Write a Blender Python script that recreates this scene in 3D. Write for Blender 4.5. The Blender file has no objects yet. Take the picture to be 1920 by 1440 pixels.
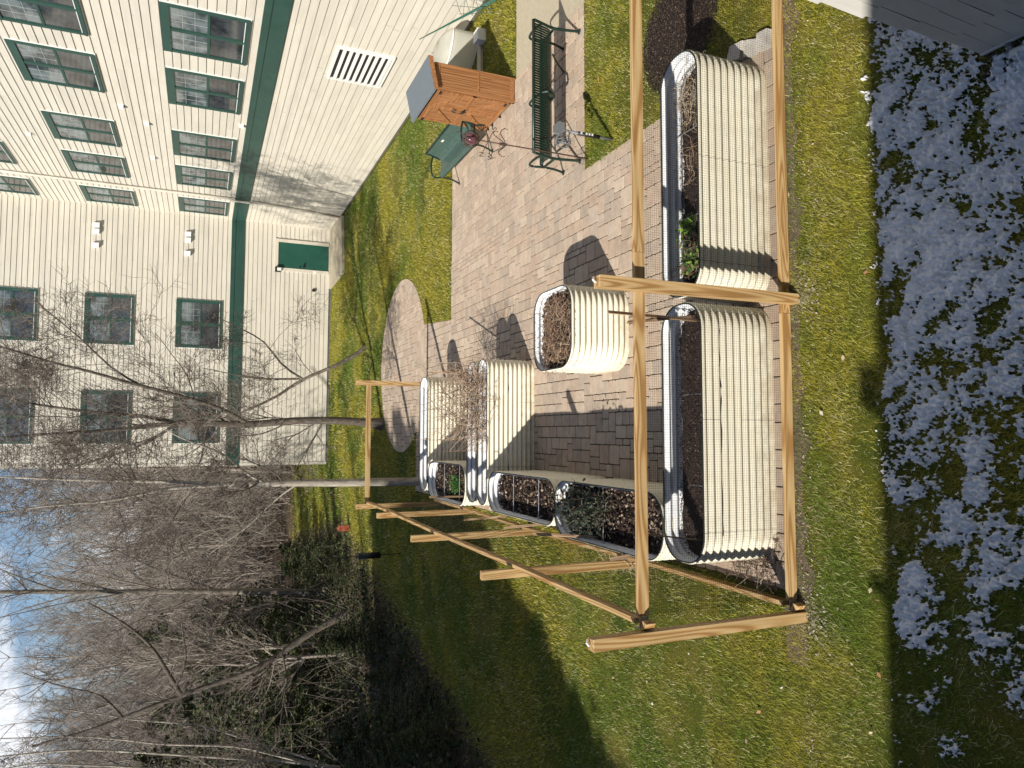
import bpy, math, random
import numpy as np
from mathutils import Vector, Matrix, Euler
R = math.radians
random.seed(7); rng = np.random.default_rng(7)
scene = bpy.context.scene
COL = scene.collection

# ------------------------------------------------------------------ camera
CAM_H = 4.6
F_PX = 1363.0
YAW, PITCH, ROLL = R(4.25), R(23.06), R(1.73)
def cam_axes():
    cy, sy = math.cos(YAW), math.sin(YAW)
    f0 = Vector((sy, cy, 0)); r0 = Vector((cy, -sy, 0)); u = Vector((0, 0, 1))
    f = f0*math.cos(PITCH) - u*math.sin(PITCH); up = u*math.cos(PITCH) + f0*math.sin(PITCH)
    return r0*math.cos(ROLL) + up*math.sin(ROLL), -(up*math.cos(ROLL) - r0*math.sin(ROLL)), f
A_R, A_D, A_F = cam_axes()
cd = bpy.data.cameras.new("camera"); cam = bpy.data.objects.new("camera", cd); COL.objects.link(cam)
cd.sensor_fit = 'HORIZONTAL'; cd.sensor_width = 36; cd.lens = 36*F_PX/1920
cd.clip_start = 0.05; cd.clip_end = 900
m = Matrix.Identity(4)
for i in range(3):
    m[i][0] = A_D[i]; m[i][1] = A_R[i]; m[i][2] = -A_F[i]
m[0][3], m[1][3], m[2][3] = 0, 0, CAM_H
cam.matrix_world = m
scene.camera = cam
def on_plane(x, y, Y):
    d = A_F*F_PX + A_R*(720-y) + A_D*(x-960)
    t = Y/d.y
    return Vector((d.x*t, Y, CAM_H + d.z*t))

# ------------------------------------------------------------------ light
SUN = Vector((1.1, 0.86, -1.0)).normalized()
w = bpy.data.worlds.new("World"); scene.world = w; w.use_nodes = True
nt = w.node_tree; nt.nodes.clear()
out = nt.nodes.new('ShaderNodeOutputWorld'); bg = nt.nodes.new('ShaderNodeBackground')
sky = nt.nodes.new('ShaderNodeTexSky'); sky.sky_type = 'NISHITA'; sky.sun_disc = False
sky.sun_elevation = R(35.6); sky.sun_rotation = math.atan2(-1.1, -0.86) % (2*math.pi)
sky.air_density = 1.0; sky.dust_density = 0.2; sky.ozone_density = 2.4
tc = nt.nodes.new('ShaderNodeTexCoord')
mp = nt.nodes.new('ShaderNodeMapping'); mp.inputs['Scale'].default_value = (2.6, 2.6, 6.5); mp.inputs['Location'].default_value = (0.35, 0.2, 0.55)
n1 = nt.nodes.new('ShaderNodeTexNoise'); n1.inputs['Scale'].default_value = 1.3; n1.inputs['Detail'].default_value = 9; n1.inputs['Roughness'].default_value = 0.6
cr = nt.nodes.new('ShaderNodeValToRGB'); cr.color_ramp.elements[0].position = 0.50; cr.color_ramp.elements[1].position = 0.62
mx = nt.nodes.new('ShaderNodeMix'); mx.data_type = 'RGBA'
mx.inputs['B'].default_value = (8.6, 8.9, 9.4, 1)
nt.links.new(tc.outputs['Generated'], mp.inputs['Vector']); nt.links.new(mp.outputs[0], n1.inputs['Vector'])
sp_ = nt.nodes.new('ShaderNodeSeparateXYZ'); nt.links.new(tc.outputs['Generated'], sp_.inputs[0])
z1 = nt.nodes.new('ShaderNodeMapRange'); z1.inputs['From Min'].default_value = 0.45; z1.inputs['From Max'].default_value = 0.22; nt.links.new(sp_.outputs['Z'], z1.inputs['Value'])
y1_ = nt.nodes.new('ShaderNodeMapRange'); y1_.inputs['From Min'].default_value = 0.1; y1_.inputs['From Max'].default_value = 0.5; nt.links.new(sp_.outputs['Y'], y1_.inputs['Value'])
m1_ = nt.nodes.new('ShaderNodeMath'); m1_.operation = 'MULTIPLY'; m2_ = nt.nodes.new('ShaderNodeMath'); m2_.operation = 'MULTIPLY'
nt.links.new(n1.outputs['Fac'], cr.inputs[0]); nt.links.new(z1.outputs[0], m1_.inputs[0]); nt.links.new(y1_.outputs[0], m1_.inputs[1])
nt.links.new(m1_.outputs[0], m2_.inputs[0]); nt.links.new(cr.outputs[0], m2_.inputs[1]); nt.links.new(m2_.outputs[0], mx.inputs['Factor'])
nt.links.new(sky.outputs[0], mx.inputs['A']); nt.links.new(mx.outputs['Result'], bg.inputs['Color'])
bg.inputs['Strength'].default_value = 0.092
nt.links.new(bg.outputs[0], out.inputs[0])
sl = bpy.data.lights.new("sun", 'SUN'); so = bpy.data.objects.new("sun", sl); COL.objects.link(so)
sl.energy = 5.0; sl.angle = R(0.5); sl.color = (1.0, 0.95, 0.86)
so.rotation_euler = SUN.to_track_quat('-Z', 'Y').to_euler(); so.location = (-20, -16, 30)
scene.view_settings.view_transform = 'Standard'; scene.view_settings.look = 'None'
scene.view_settings.gamma = 1; scene.view_settings.exposure = 0.36
scene.cycles.max_bounces = 4; scene.cycles.diffuse_bounces = 2; scene.cycles.glossy_bounces = 2; scene.cycles.transmission_bounces = 3; scene.cycles.transparent_max_bounces = 8

# ------------------------------------------------------------------ materials
def mat(name, col, rough=0.7, metal=0.0, spec=0.5):
    m = bpy.data.materials.new(name); m.use_nodes = True
    b = m.node_tree.nodes['Principled BSDF']
    b.inputs['Base Color'].default_value = (*col, 1); b.inputs['Roughness'].default_value = rough
    b.inputs['Metallic'].default_value = metal; b.inputs['Specular IOR Level'].default_value = spec
    return m
def N(m, t, **k):
    n = m.node_tree.nodes.new(t)
    for a, v in k.items():
        if a.startswith('_'): setattr(n, a[1:], v)
        else: n.inputs[a].default_value = v
    return n
def L(m, a, b): m.node_tree.links.new(a, b)
def P(m): return m.node_tree.nodes['Principled BSDF']
def ramp(m, fac, stops):
    r = m.node_tree.nodes.new('ShaderNodeValToRGB'); e = r.color_ramp.elements
    while len(e) > 1: e.remove(e[-1])
    e[0].position = stops[0][0]; e[0].color = (*stops[0][1], 1)
    for p, c in stops[1:]:
        q = e.new(p); q.color = (*c, 1)
    L(m, fac, r.inputs[0]); return r.outputs[0]
def noisy(name, stops, scale=5, detail=6, rough=0.8, bump=0.0, bscale=None, stretch=(1,1,1), nrough=0.6, spec=0.3, metal=0, dist=0.0, bdist=0.02):
    m = mat(name, stops[0][1], rough, metal, spec)
    t = N(m, 'ShaderNodeTexCoord'); mp = N(m, 'ShaderNodeMapping'); mp.inputs['Scale'].default_value = stretch
    n = N(m, 'ShaderNodeTexNoise', Scale=scale, Detail=detail, Roughness=nrough, Distortion=dist)
    L(m, t.outputs['Object'], mp.inputs[0]); L(m, mp.outputs[0], n.inputs['Vector'])
    L(m, ramp(m, n.outputs['Fac'], stops), P(m).inputs['Base Color'])
    if bump:
        n2 = N(m, 'ShaderNodeTexNoise', Scale=bscale or scale*3, Detail=8, Roughness=0.65)
        L(m, mp.outputs[0], n2.inputs['Vector'])
        b = N(m, 'ShaderNodeBump', Strength=bump, Distance=bdist); L(m, n2.outputs['Fac'], b.inputs['Height'])
        L(m, b.outputs[0], P(m).inputs['Normal'])
    return m
def wood(name, axis, base=(0.50,0.32,0.14), dark=(0.36,0.20,0.075), light=(0.58,0.41,0.21), sc=11, lines=75):
    m = mat(name, base, 0.6, 0, 0.3)
    t = N(m, 'ShaderNodeTexCoord'); oi = N(m, 'ShaderNodeObjectInfo')
    mp = N(m, 'ShaderNodeMapping'); s = [sc]*3; s[axis] = 0.7; mp.inputs['Scale'].default_value = s
    ad = N(m, 'ShaderNodeVectorMath', _operation='MULTIPLY_ADD'); ad.inputs[1].default_value = (1,1,1)
    cb = N(m, 'ShaderNodeCombineXYZ'); mu = N(m, 'ShaderNodeMath', _operation='MULTIPLY'); mu.inputs[1].default_value = 17
    L(m, oi.outputs['Random'], mu.inputs[0])
    for i in range(3): L(m, mu.outputs[0], cb.inputs[i])
    L(m, t.outputs['Object'], mp.inputs[0]); L(m, mp.outputs[0], ad.inputs[0]); L(m, cb.outputs[0], ad.inputs[2])
    n = N(m, 'ShaderNodeTexNoise', Scale=0.55, Detail=1.5, Roughness=0.4, Distortion=0.6); L(m, ad.outputs[0], n.inputs['Vector'])
    k = N(m, 'ShaderNodeMath', _operation='MULTIPLY'); k.inputs[1].default_value = lines; L(m, n.outputs['Fac'], k.inputs[0])
    sn = N(m, 'ShaderNodeMath', _operation='SINE'); L(m, k.outputs[0], sn.inputs[0])
    mr = N(m, 'ShaderNodeMapRange'); mr.inputs['From Min'].default_value = -1; L(m, sn.outputs[0], mr.inputs['Value'])
    n2 = N(m, 'ShaderNodeTexNoise', Scale=2.0, Detail=6, Roughness=0.7); L(m, ad.outputs[0], n2.inputs['Vector'])
    vo = N(m, 'ShaderNodeTexVoronoi', Scale=.55); vo.inputs['Randomness'].default_value = 1; L(m, ad.outputs[0], vo.inputs['Vector'])
    c = ramp(m, mr.outputs[0], [(0, light), (0.55, base), (0.93, dark), (1, dark)])
    mx = N(m, 'ShaderNodeMix', _data_type='RGBA', _blend_type='MULTIPLY'); mx.inputs['Factor'].default_value = 0.75
    c2 = ramp(m, n2.outputs['Fac'], [(0.25, (0.62,0.6,0.56)), (0.7, (1.1,1.08,1.05))])
    kn = ramp(m, vo.outputs['Distance'], [(0.035, (0.30,0.22,0.16)), (0.07, (0.75,0.66,0.55)), (0.11, (1,1,1))])
    mk = N(m, 'ShaderNodeMix', _data_type='RGBA', _blend_type='MULTIPLY'); mk.inputs['Factor'].default_value = 1 if sc < 20 else .5
    L(m, c, mx.inputs['A']); L(m, c2, mx.inputs['B']); L(m, mx.outputs['Result'], mk.inputs['A']); L(m, kn, mk.inputs['B']); L(m, mk.outputs['Result'], P(m).inputs['Base Color'])
    return m
def attr_mat(name, rough=0.8, spec=0.2, nscale=0, lo=0.6, hi=1.3, bump=0, bscale=60, bdist=0.004, transl=0):
    m = mat(name, (.5,.5,.5), rough, 0, spec)
    a = N(m, 'ShaderNodeAttribute', _attribute_name='col'); src = a.outputs['Color']
    t = N(m, 'ShaderNodeTexCoord')
    if nscale:
        n = N(m, 'ShaderNodeTexNoise', Scale=nscale, Detail=8, Roughness=0.7); L(m, t.outputs['Object'], n.inputs['Vector'])
        mx = N(m, 'ShaderNodeMix', _data_type='RGBA', _blend_type='MULTIPLY'); mx.inputs['Factor'].default_value = 1
        L(m, src, mx.inputs['A']); L(m, ramp(m, n.outputs['Fac'], [(0.2, (lo,)*3), (0.8, (hi,)*3)]), mx.inputs['B']); src = mx.outputs['Result']
    if bump:
        n = N(m, 'ShaderNodeTexNoise', Scale=bscale, Detail=6, Roughness=0.7); L(m, t.outputs['Object'], n.inputs['Vector'])
        b = N(m, 'ShaderNodeBump', Strength=bump, Distance=bdist); L(m, n.outputs['Fac'], b.inputs['Height']); L(m, b.outputs[0], P(m).inputs['Normal'])
    L(m, src, P(m).inputs['Base Color'])
    if transl:
        tr = N(m, 'ShaderNodeBsdfTranslucent'); ms = N(m, 'ShaderNodeMixShader'); ms.inputs[0].default_value = transl
        L(m, src, tr.inputs['Color']); L(m, P(m).outputs[0], ms.inputs[1]); L(m, tr.outputs[0], ms.inputs[2])
        L(m, ms.outputs[0], m.node_tree.nodes['Material Output'].inputs['Surface'])
    return m
M = {}
M['siding'] = noisy('painted_siding', [(0.3,(0.555,0.51,0.425)),(0.7,(0.625,0.58,0.49))], 1.2, 5, 0.65, 0.25, 25, (1,1,6), bdist=0.004)
def board_tone(m, ex=.165):
    t = N(m, 'ShaderNodeTexCoord'); sp = N(m, 'ShaderNodeSeparateXYZ'); L(m, t.outputs['Object'], sp.inputs[0])
    a = N(m, 'ShaderNodeMath', _operation='MULTIPLY_ADD'); a.inputs[1].default_value = 1/ex; a.inputs[2].default_value = -.06/ex; L(m, sp.outputs['Z'], a.inputs[0])
    fl = N(m, 'ShaderNodeMath', _operation='FLOOR'); L(m, a.outputs[0], fl.inputs[0])
    ad = N(m, 'ShaderNodeMath', _operation='ADD'); L(m, sp.outputs['X'], ad.inputs[0]); L(m, sp.outputs['Y'], ad.inputs[1])
    dv = N(m, 'ShaderNodeMath', _operation='MULTIPLY_ADD'); dv.inputs[1].default_value = .27; L(m, ad.outputs[0], dv.inputs[0])
    w1 = N(m, 'ShaderNodeTexWhiteNoise', _noise_dimensions='1D'); L(m, fl.outputs[0], w1.inputs['W']); L(m, w1.outputs['Value'], dv.inputs[2])
    f2 = N(m, 'ShaderNodeMath', _operation='FLOOR'); L(m, dv.outputs[0], f2.inputs[0])
    cb = N(m, 'ShaderNodeCombineXYZ'); L(m, fl.outputs[0], cb.inputs[0]); L(m, f2.outputs[0], cb.inputs[1])
    w2 = N(m, 'ShaderNodeTexWhiteNoise', _noise_dimensions='3D'); L(m, cb.outputs[0], w2.inputs['Vector'])
    c = ramp(m, w2.outputs['Value'], [(0,(.93,.93,.93)),(1,(1.04,1.035,1.03))])
    old = P(m).inputs['Base Color'].links[0].from_socket; mx = N(m, 'ShaderNodeMix', _data_type='RGBA', _blend_type='MULTIPLY'); mx.inputs['Factor'].default_value = 1
    L(m, old, mx.inputs['A']); L(m, c, mx.inputs['B']); L(m, mx.outputs['Result'], P(m).inputs['Base Color'])
board_tone(M['siding'])
M['green'] = noisy('green_trim_paint', [(0.3,(0.022,0.06,0.047)),(0.7,(0.03,0.078,0.062))], 2, 4, 0.45)
M['door_green'] = noisy('door_paint', [(0.3,(0.012,0.07,0.05)),(0.7,(0.018,0.085,0.06))], 2, 4, 0.5)
M['white'] = noisy('white_paint', [(0.3,(0.72,0.71,0.67)),(0.7,(0.8,0.79,0.75))], 3, 4, 0.5)
def dirty_cream():
    m = noisy('cream_enamel', [(0.3,(0.72,0.67,0.53)),(0.7,(0.79,0.745,0.61))], 3, 5, 0.42, 0.08, 14)
    t = N(m, 'ShaderNodeTexCoord'); sp = N(m, 'ShaderNodeSeparateXYZ'); L(m, t.outputs['Object'], sp.inputs[0])
    n = N(m, 'ShaderNodeTexNoise', Scale=7, Detail=8, Roughness=.75); L(m, t.outputs['Object'], n.inputs['Vector'])
    mr = N(m, 'ShaderNodeMapRange'); mr.inputs['From Min'].default_value = .30; mr.inputs['From Max'].default_value = -.02; L(m, sp.outputs['Z'], mr.inputs['Value'])
    mu = N(m, 'ShaderNodeMath', _operation='MULTIPLY_ADD'); mu.inputs[1].default_value = .35; L(m, mr.outputs[0], mu.inputs[0]); L(m, n.outputs['Fac'], mu.inputs[2])
    f = ramp(m, mu.outputs[0], [(.58,(0,0,0)),(.85,(.7,.7,.7))])
    old = P(m).inputs['Base Color'].links[0].from_socket; mx = N(m, 'ShaderNodeMix', _data_type='RGBA'); mx.inputs['B'].default_value = (.42,.34,.22,1)
    L(m, f, mx.inputs['Factor']); L(m, old, mx.inputs['A']); L(m, mx.outputs['Result'], P(m).inputs['Base Color']); return m
M['cream'] = dirty_cream()
M['cream_plain'] = noisy('cream_enamel', [(0.3,(0.74,0.69,0.54)),(0.7,(0.80,0.755,0.61))], 3, 5, 0.42, 0.05, 30)
M['galv'] = noisy('galvanised_liner', [(0.3,(0.62,0.63,0.65)),(0.7,(0.78,0.79,0.80))], 9, 6, 0.45, 0.05, 30)
M['rubber'] = mat('dark_rim', (0.02,0.025,0.02), 0.6)
M['steel'] = mat('steel_rod', (0.6,0.6,0.6), 0.35, 0.8)
M['bolt'] = mat('bolt', (0.10,0.10,0.09), 0.6, 0.3)
M['bench'] = mat('bench_green', (0.008,0.026,0.019), 0.38)
M['iron'] = noisy('brown_iron', [(0.3,(0.06,0.035,0.028)),(0.7,(0.10,0.06,0.045))], 30, 3, 0.55)
M['black'] = mat('black_plastic', (0.012,0.012,0.013), 0.5)
M['glassball'] = mat('purple_glass', (0.18,0.07,0.09), 0.08, 0.2)
M['grey_plastic'] = mat('grey_plastic', (0.16,0.17,0.18), 0.45)
M['concrete'] = noisy('concrete', [(0.25,(0.36,0.31,0.22)),(0.75,(0.50,0.44,0.33))], 14, 9, 0.9, 0.4, 90, nrough=0.75)
M['foundation'] = noisy('foundation', [(0.3,(0.10,0.095,0.09)),(0.7,(0.16,0.15,0.14))], 6, 6, 0.9)
M['sand'] = noisy('joint_sand', [(0.3,(0.05,0.04,0.03)),(0.7,(0.12,0.095,0.07))], 30, 5, 0.95)
M['paver'] = attr_mat('paver_stone', 0.85, 0.25, 9, 0.72, 1.18, 0.5, 70, 0.006)
M['soil'] = noisy('soil', [(0.3,(0.022,0.015,0.012)),(0.55,(0.045,0.03,0.024)),(0.8,(0.10,0.07,0.055))], 45, 9, 0.95, 0.9, 60, nrough=0.8)
M['chips'] = attr_mat('mulch_chips', 0.85)
M['leaf'] = attr_mat('leaf_blades', 0.55, 0.3, transl=0.25)
M['grassblade'] = attr_mat('grass_blade', 0.6, 0.25, transl=0.3)
M['straw'] = attr_mat('dry_stems', 0.85)
M['pine_z'] = wood('lumber_upright', 2); M['pine_x'] = wood('lumber_rail', 0); M['pine_y'] = wood('lumber_side_rail', 1)
M['stake_z'] = wood('stake_wood', 2, (0.34,0.22,0.13), (0.2,0.12,0.07), (0.45,0.32,0.2))
M['stake_y'] = wood('stake_wood_flat', 0, (0.40,0.30,0.2), (0.25,0.17,0.1), (0.5,0.4,0.3))
M['shed_z'] = wood('shed_cedar_upright', 2, (0.33,0.155,0.062), (0.25,0.11,0.042), (0.38,0.185,0.08), sc=26, lines=40)
M['shed_trim'] = wood('shed_cedar_trim', 1, (0.34,0.155,0.06), (0.26,0.11,0.04), (0.39,0.185,0.078), sc=26, lines=40)
M['shed_roof'] = noisy('shed_roof_felt', [(0.3,(0.12,0.145,0.165)),(0.7,(0.17,0.195,0.215))], 60, 5, 0.9, 0.3, 200)
M['net'] = mat('black_netting', (0.014,0.014,0.014), 0.7, spec=0.1)
M['bark'] = noisy('bark', [(0.3,(0.10,0.08,0.062)),(0.55,(0.20,0.17,0.135)),(0.75,(0.34,0.31,0.26))], 7, 7, 0.9, 0.8, 30, (3,3,0.7))
M['darkbark'] = noisy('dark_bark', [(0.3,(0.055,0.043,0.034)),(0.55,(0.12,0.10,0.08)),(0.75,(0.24,0.21,0.175))], 7, 7, 0.9, 0.8, 30, (3,3,0.7))
M['twig'] = noisy('twig_bark', [(0.3,(0.09,0.07,0.056)),(0.7,(0.25,0.21,0.175))], 2.5, 3, 0.85)
M['palebark'] = noisy('pale_bark', [(0.3,(0.22,0.18,0.14)),(0.7,(0.48,0.44,0.37))], 5, 6, 0.85, 0.6, 25, (3,3,0.7))
M['farbark'] = noisy('far_bark', [(0.35,(0.17,0.14,0.115)),(0.7,(0.40,0.345,0.29))], 1.2, 3, 0.9)
M['evergreen'] = attr_mat('evergreen_foliage', 0.6, 0.25, transl=0.15)
M['greywall'] = noisy('shingle_paint', [(0.3,(0.52,0.50,0.46)),(0.7,(0.60,0.58,0.53))], 2, 6, 0.7, 0.2, 30, (6,6,1), bdist=0.004)
M['roofing'] = noisy('roofing', [(0.3,(0.08,0.08,0.08)),(0.7,(0.13,0.13,0.12))], 20, 4, 0.9)
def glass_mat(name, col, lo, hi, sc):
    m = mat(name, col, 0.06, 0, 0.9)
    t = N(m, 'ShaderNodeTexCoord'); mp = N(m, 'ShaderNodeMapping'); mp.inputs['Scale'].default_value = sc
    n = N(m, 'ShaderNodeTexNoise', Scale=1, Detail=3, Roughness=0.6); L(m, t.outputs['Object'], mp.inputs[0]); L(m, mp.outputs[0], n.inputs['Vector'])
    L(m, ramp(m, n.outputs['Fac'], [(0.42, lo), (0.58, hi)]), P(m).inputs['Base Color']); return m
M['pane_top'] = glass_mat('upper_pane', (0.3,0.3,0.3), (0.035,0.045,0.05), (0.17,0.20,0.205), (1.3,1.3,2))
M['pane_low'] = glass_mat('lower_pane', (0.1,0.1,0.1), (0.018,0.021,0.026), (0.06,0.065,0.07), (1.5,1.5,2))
def clear_plastic():
    m = mat('cloudy_plastic', (0.78,0.76,0.68), 0.35)
    tr = N(m, 'ShaderNodeBsdfTransparent'); tr.inputs[0].default_value = (0.9,0.9,0.86,1)
    tl = N(m, 'ShaderNodeBsdfTranslucent'); tl.inputs[0].default_value = (0.8,0.78,0.7,1)
    a = N(m, 'ShaderNodeMixShader'); a.inputs[0].default_value = 0.4
    b = N(m, 'ShaderNodeMixShader'); b.inputs[0].default_value = 0.4
    L(m, P(m).outputs[0], a.inputs[1]); L(m, tl.outputs[0], a.inputs[2]); L(m, a.outputs[0], b.inputs[1]); L(m, tr.outputs[0], b.inputs[2])
    L(m, b.outputs[0], m.node_tree.nodes['Material Output'].inputs['Surface']); return m
M['cloudy'] = clear_plastic()
M['muntin'] = mat('muntin_grey', (.36,.39,.37), .5)

# ------------------------------------------------------------------ mesh helpers
class MB:
    def __init__(s): s.V = []; s.F = []; s.n = 0; s.C = []; s.hascol = False
    def add(s, v, f, col=None):
        v = np.asarray(v, float).reshape(-1, 3); n = s.n
        s.V.append(v); s.F.extend([tuple(i+n for i in q) for q in f]); s.n += len(v)
        if col is not None: s.hascol = True
        s.C.append(np.tile(np.array(col if col is not None else (.5,.5,.5), float), (len(v), 1)))
        return s
    def box(s, a, b, col=None, mtx=None):
        x0,y0,z0 = a; x1,y1,z1 = b
        v = np.array([(x0,y0,z0),(x1,y0,z0),(x1,y1,z0),(x0,y1,z0),(x0,y0,z1),(x1,y0,z1),(x1,y1,z1),(x0,y1,z1)], float)
        if mtx is not None: v = np.array([mtx @ Vector(p) for p in v])
        return s.add(v, [(3,2,1,0),(4,5,6,7),(0,1,5,4),(1,2,6,5),(2,3,7,6),(3,0,4,7)], col)
    def beam(s, p, q, wa, wb, up=(0,0,1), col=None):
        p = Vector(p); q = Vector(q); d = (q-p).normalized(); u = Vector(up)
        sx = d.cross(u).normalized(); u = sx.cross(d)
        v = []
        for c in (p, q):
            for i, j in ((-1,-1),(1,-1),(1,1),(-1,1)): v.append(c + sx*(i*wa/2) + u*(j*wb/2))
        return s.add(v, [(3,2,1,0),(4,5,6,7),(0,1,5,4),(1,2,6,5),(2,3,7,6),(3,0,4,7)], col)
    def tube(s, pts, r, n=6, col=None, cap=True, closed=False):
        p = np.asarray(pts, float); k = len(p)
        r = np.broadcast_to(np.asarray(r, float), (k,))
        if closed: t = np.roll(p, -1, 0) - np.roll(p, 1, 0)
        else: t = np.gradient(p, axis=0)
        t /= (np.linalg.norm(t, axis=1, keepdims=True) + 1e-12)
        ref = np.array([0, 0, 1.]) if abs(t[:,2]).mean() < 0.9 else np.array([1., 0, 0])
        a = np.cross(t, ref); a /= (np.linalg.norm(a, axis=1, keepdims=True) + 1e-12); b = np.cross(t, a)
        ang = np.arange(n)*2*np.pi/n
        v = p[:,None,:] + (a[:,None,:]*np.cos(ang)[None,:,None] + b[:,None,:]*np.sin(ang)[None,:,None])*r[:,None,None]
        f = []
        for i in range(k if closed else k-1):
            i2 = (i+1) % k
            for j in range(n):
                j2 = (j+1) % n; f.append((i*n+j, i2*n+j, i2*n+j2, i*n+j2))
        if cap and not closed: f.append(tuple(range(n))); f.append(tuple((k-1)*n + j for j in reversed(range(n))))
        return s.add(v.reshape(-1, 3), f, col)
    def sphere(s, c, r, seg=12, rings=8, col=None, sc=(1,1,1)):
        v = [(c[0], c[1], c[2]+r*sc[2])]; f = []
        for i in range(1, rings):
            th = math.pi*i/rings
            for j in range(seg):
                ph = 2*math.pi*j/seg; v.append((c[0]+r*sc[0]*math.sin(th)*math.cos(ph), c[1]+r*sc[1]*math.sin(th)*math.sin(ph), c[2]+r*sc[2]*math.cos(th)))
        v.append((c[0], c[1], c[2]-r*sc[2])); last = len(v)-1
        for j in range(seg):
            f.append((0, 1+j, 1+(j+1)%seg)); b = 1+(rings-2)*seg; f.append((last, b+(j+1)%seg, b+j))
            for i in range(rings-2):
                a = 1+i*seg; f.append((a+j, a+seg+j, a+seg+(j+1)%seg, a+(j+1)%seg))
        return s.add(v, f, col)
    def build(s, name, material, parent=None, smooth=False):
        me = bpy.data.meshes.new(name)
        V = np.vstack(s.V) if s.V else np.zeros((0,3))
        me.from_pydata(V.tolist(), [], s.F)
        if s.hascol:
            a = me.attributes.new('col', 'FLOAT_COLOR', 'POINT'); c = np.vstack(s.C)
            a.data.foreach_set('color', np.hstack([c, np.ones((len(c),1))]).astype(np.float32).ravel())
        me.materials.append(material)
        if smooth: me.polygons.foreach_set('use_smooth', [True]*len(me.polygons))
        me.update()
        o = bpy.data.objects.new(name, me); COL.objects.link(o)
        if parent is not None: o.parent = parent
        return o
def raw_mesh(name, V, F, material, C=None, parent=None, smooth=False):
    # V (n,3), F (m,k) numpy with equal face sizes
    me = bpy.data.meshes.new(name); nv, nf, k = len(V), len(F), F.shape[1]
    me.vertices.add(nv); me.vertices.foreach_set('co', V.astype(np.float32).ravel())
    me.loops.add(nf*k); me.loops.foreach_set('vertex_index', F.astype(np.int32).ravel())
    me.polygons.add(nf); me.polygons.foreach_set('loop_start', np.arange(0, nf*k, k, dtype=np.int32))
    if C is not None:
        a = me.attributes.new('col', 'FLOAT_COLOR', 'POINT')
        a.data.foreach_set('color', np.hstack([C, np.ones((len(C),1))]).astype(np.float32).ravel())
    me.materials.append(material); me.update(calc_edges=True)
    if smooth: me.polygons.foreach_set('use_smooth', np.ones(nf, dtype=bool))
    o = bpy.data.objects.new(name, me); COL.objects.link(o)
    if parent is not None: o.parent = parent
    return o
def tag(o, label=None, cat=None, group=None, kind=None):
    if label: o['label'] = label
    if cat: o['category'] = cat
    if group: o['group'] = group
    if kind: o['kind'] = kind
    return o
def thing(name, label, cat, loc=(0,0,0), rz=0, group=None):
    o = bpy.data.objects.new(name, None); COL.objects.link(o); o.empty_display_size = 0.1
    o.location = loc; o.rotation_euler = (0,0,rz); bpy.context.view_layer.update()
    return tag(o, label, cat, group)
def struct(o): o['kind'] = 'structure'; return o
def stuff(o, label=None, cat=None): return tag(o, label, cat, kind='stuff')
def vnoise(x, y, seed=0, octs=4, gain=0.5):
    x, y = np.broadcast_arrays(np.asarray(x, float), np.asarray(y, float))
    r = np.random.default_rng(seed); out = np.zeros_like(x, float); amp = 1; tot = 0
    T = r.random((256, 256))
    for o in range(octs):
        xf = x*(2**o)+o*17.3; yf = y*(2**o)+o*9.1
        xi = np.floor(xf).astype(int); yi = np.floor(yf).astype(int); fx = xf-xi; fy = yf-yi
        fx = fx*fx*(3-2*fx); fy = fy*fy*(3-2*fy)
        a = T[xi%256, yi%256]; b = T[(xi+1)%256, yi%256]; c = T[xi%256, (yi+1)%256]; d = T[(xi+1)%256, (yi+1)%256]
        out += amp*((a*(1-fx)+b*fx)*(1-fy) + (c*(1-fx)+d*fx)*fy); tot += amp; amp *= gain
    return out/tot

# ------------------------------------------------------------------ ground
def hill(x, y):
    t = np.clip((y-36)/95, 0, 1); return 13.0*t**1.25
def litter(x, y):      # 1 where the wood floor is, 0 on the lawn
    e = (-2.74-0.169*np.abs(26-y)) - x
    f = np.maximum(np.clip(e*0.9+0.3, 0, 1)*np.clip((y-7)/4, 0, 1), np.clip((y-37)/3, 0, 1))
    return f
xs = np.concatenate([np.linspace(-220,-24,16), np.arange(-22,22,0.5), np.linspace(24,220,16)])
ys = np.concatenate([np.linspace(-60,-4,8), np.arange(-3,45,0.5), np.linspace(46,400,60)])
gx, gy = np.meshgrid(xs, ys, indexing='ij')
gz = hill(gx, gy)
li = litter(gx, gy)
V = np.stack([gx.ravel(), gy.ravel(), gz.ravel()], 1)
nx_, ny_ = gx.shape
ii, jj = np.meshgrid(np.arange(nx_-1), np.arange(ny_-1), indexing='ij'); b0 = (ii*ny_+jj).ravel()
F = np.stack([b0, b0+ny_, b0+ny_+1, b0+1], 1)
gm = mat('lawn_soil_and_thatch', (0.1,0.1,0.04), 0.95, 0, 0.1)
t = N(gm, 'ShaderNodeTexCoord')
na = N(gm, 'ShaderNodeTexNoise', Scale=1.1, Detail=6, Roughness=0.65); L(gm, t.outputs['Object'], na.inputs['Vector'])
nb = N(gm, 'ShaderNodeTexNoise', Scale=45, Detail=6, Roughness=0.8); L(gm, t.outputs['Object'], nb.inputs['Vector'])
nc = N(gm, 'ShaderNodeTexNoise', Scale=9, Detail=8, Roughness=0.75); L(gm, t.outputs['Object'], nc.inputs['Vector'])
ca = ramp(gm, na.outputs['Fac'], [(0.36,(0.06,0.09,0.014)),(0.5,(0.11,0.125,0.02)),(0.62,(0.17,0.155,0.035))])
cb_ = ramp(gm, nb.outputs['Fac'], [(0.3,(0.35,0.3,0.25)),(0.65,(1.35,1.3,1.3))])
mm = N(gm, 'ShaderNodeMix', _data_type='RGBA', _blend_type='MULTIPLY'); mm.inputs['Factor'].default_value = 1
L(gm, ca, mm.inputs['A']); L(gm, cb_, mm.inputs['B'])
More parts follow.
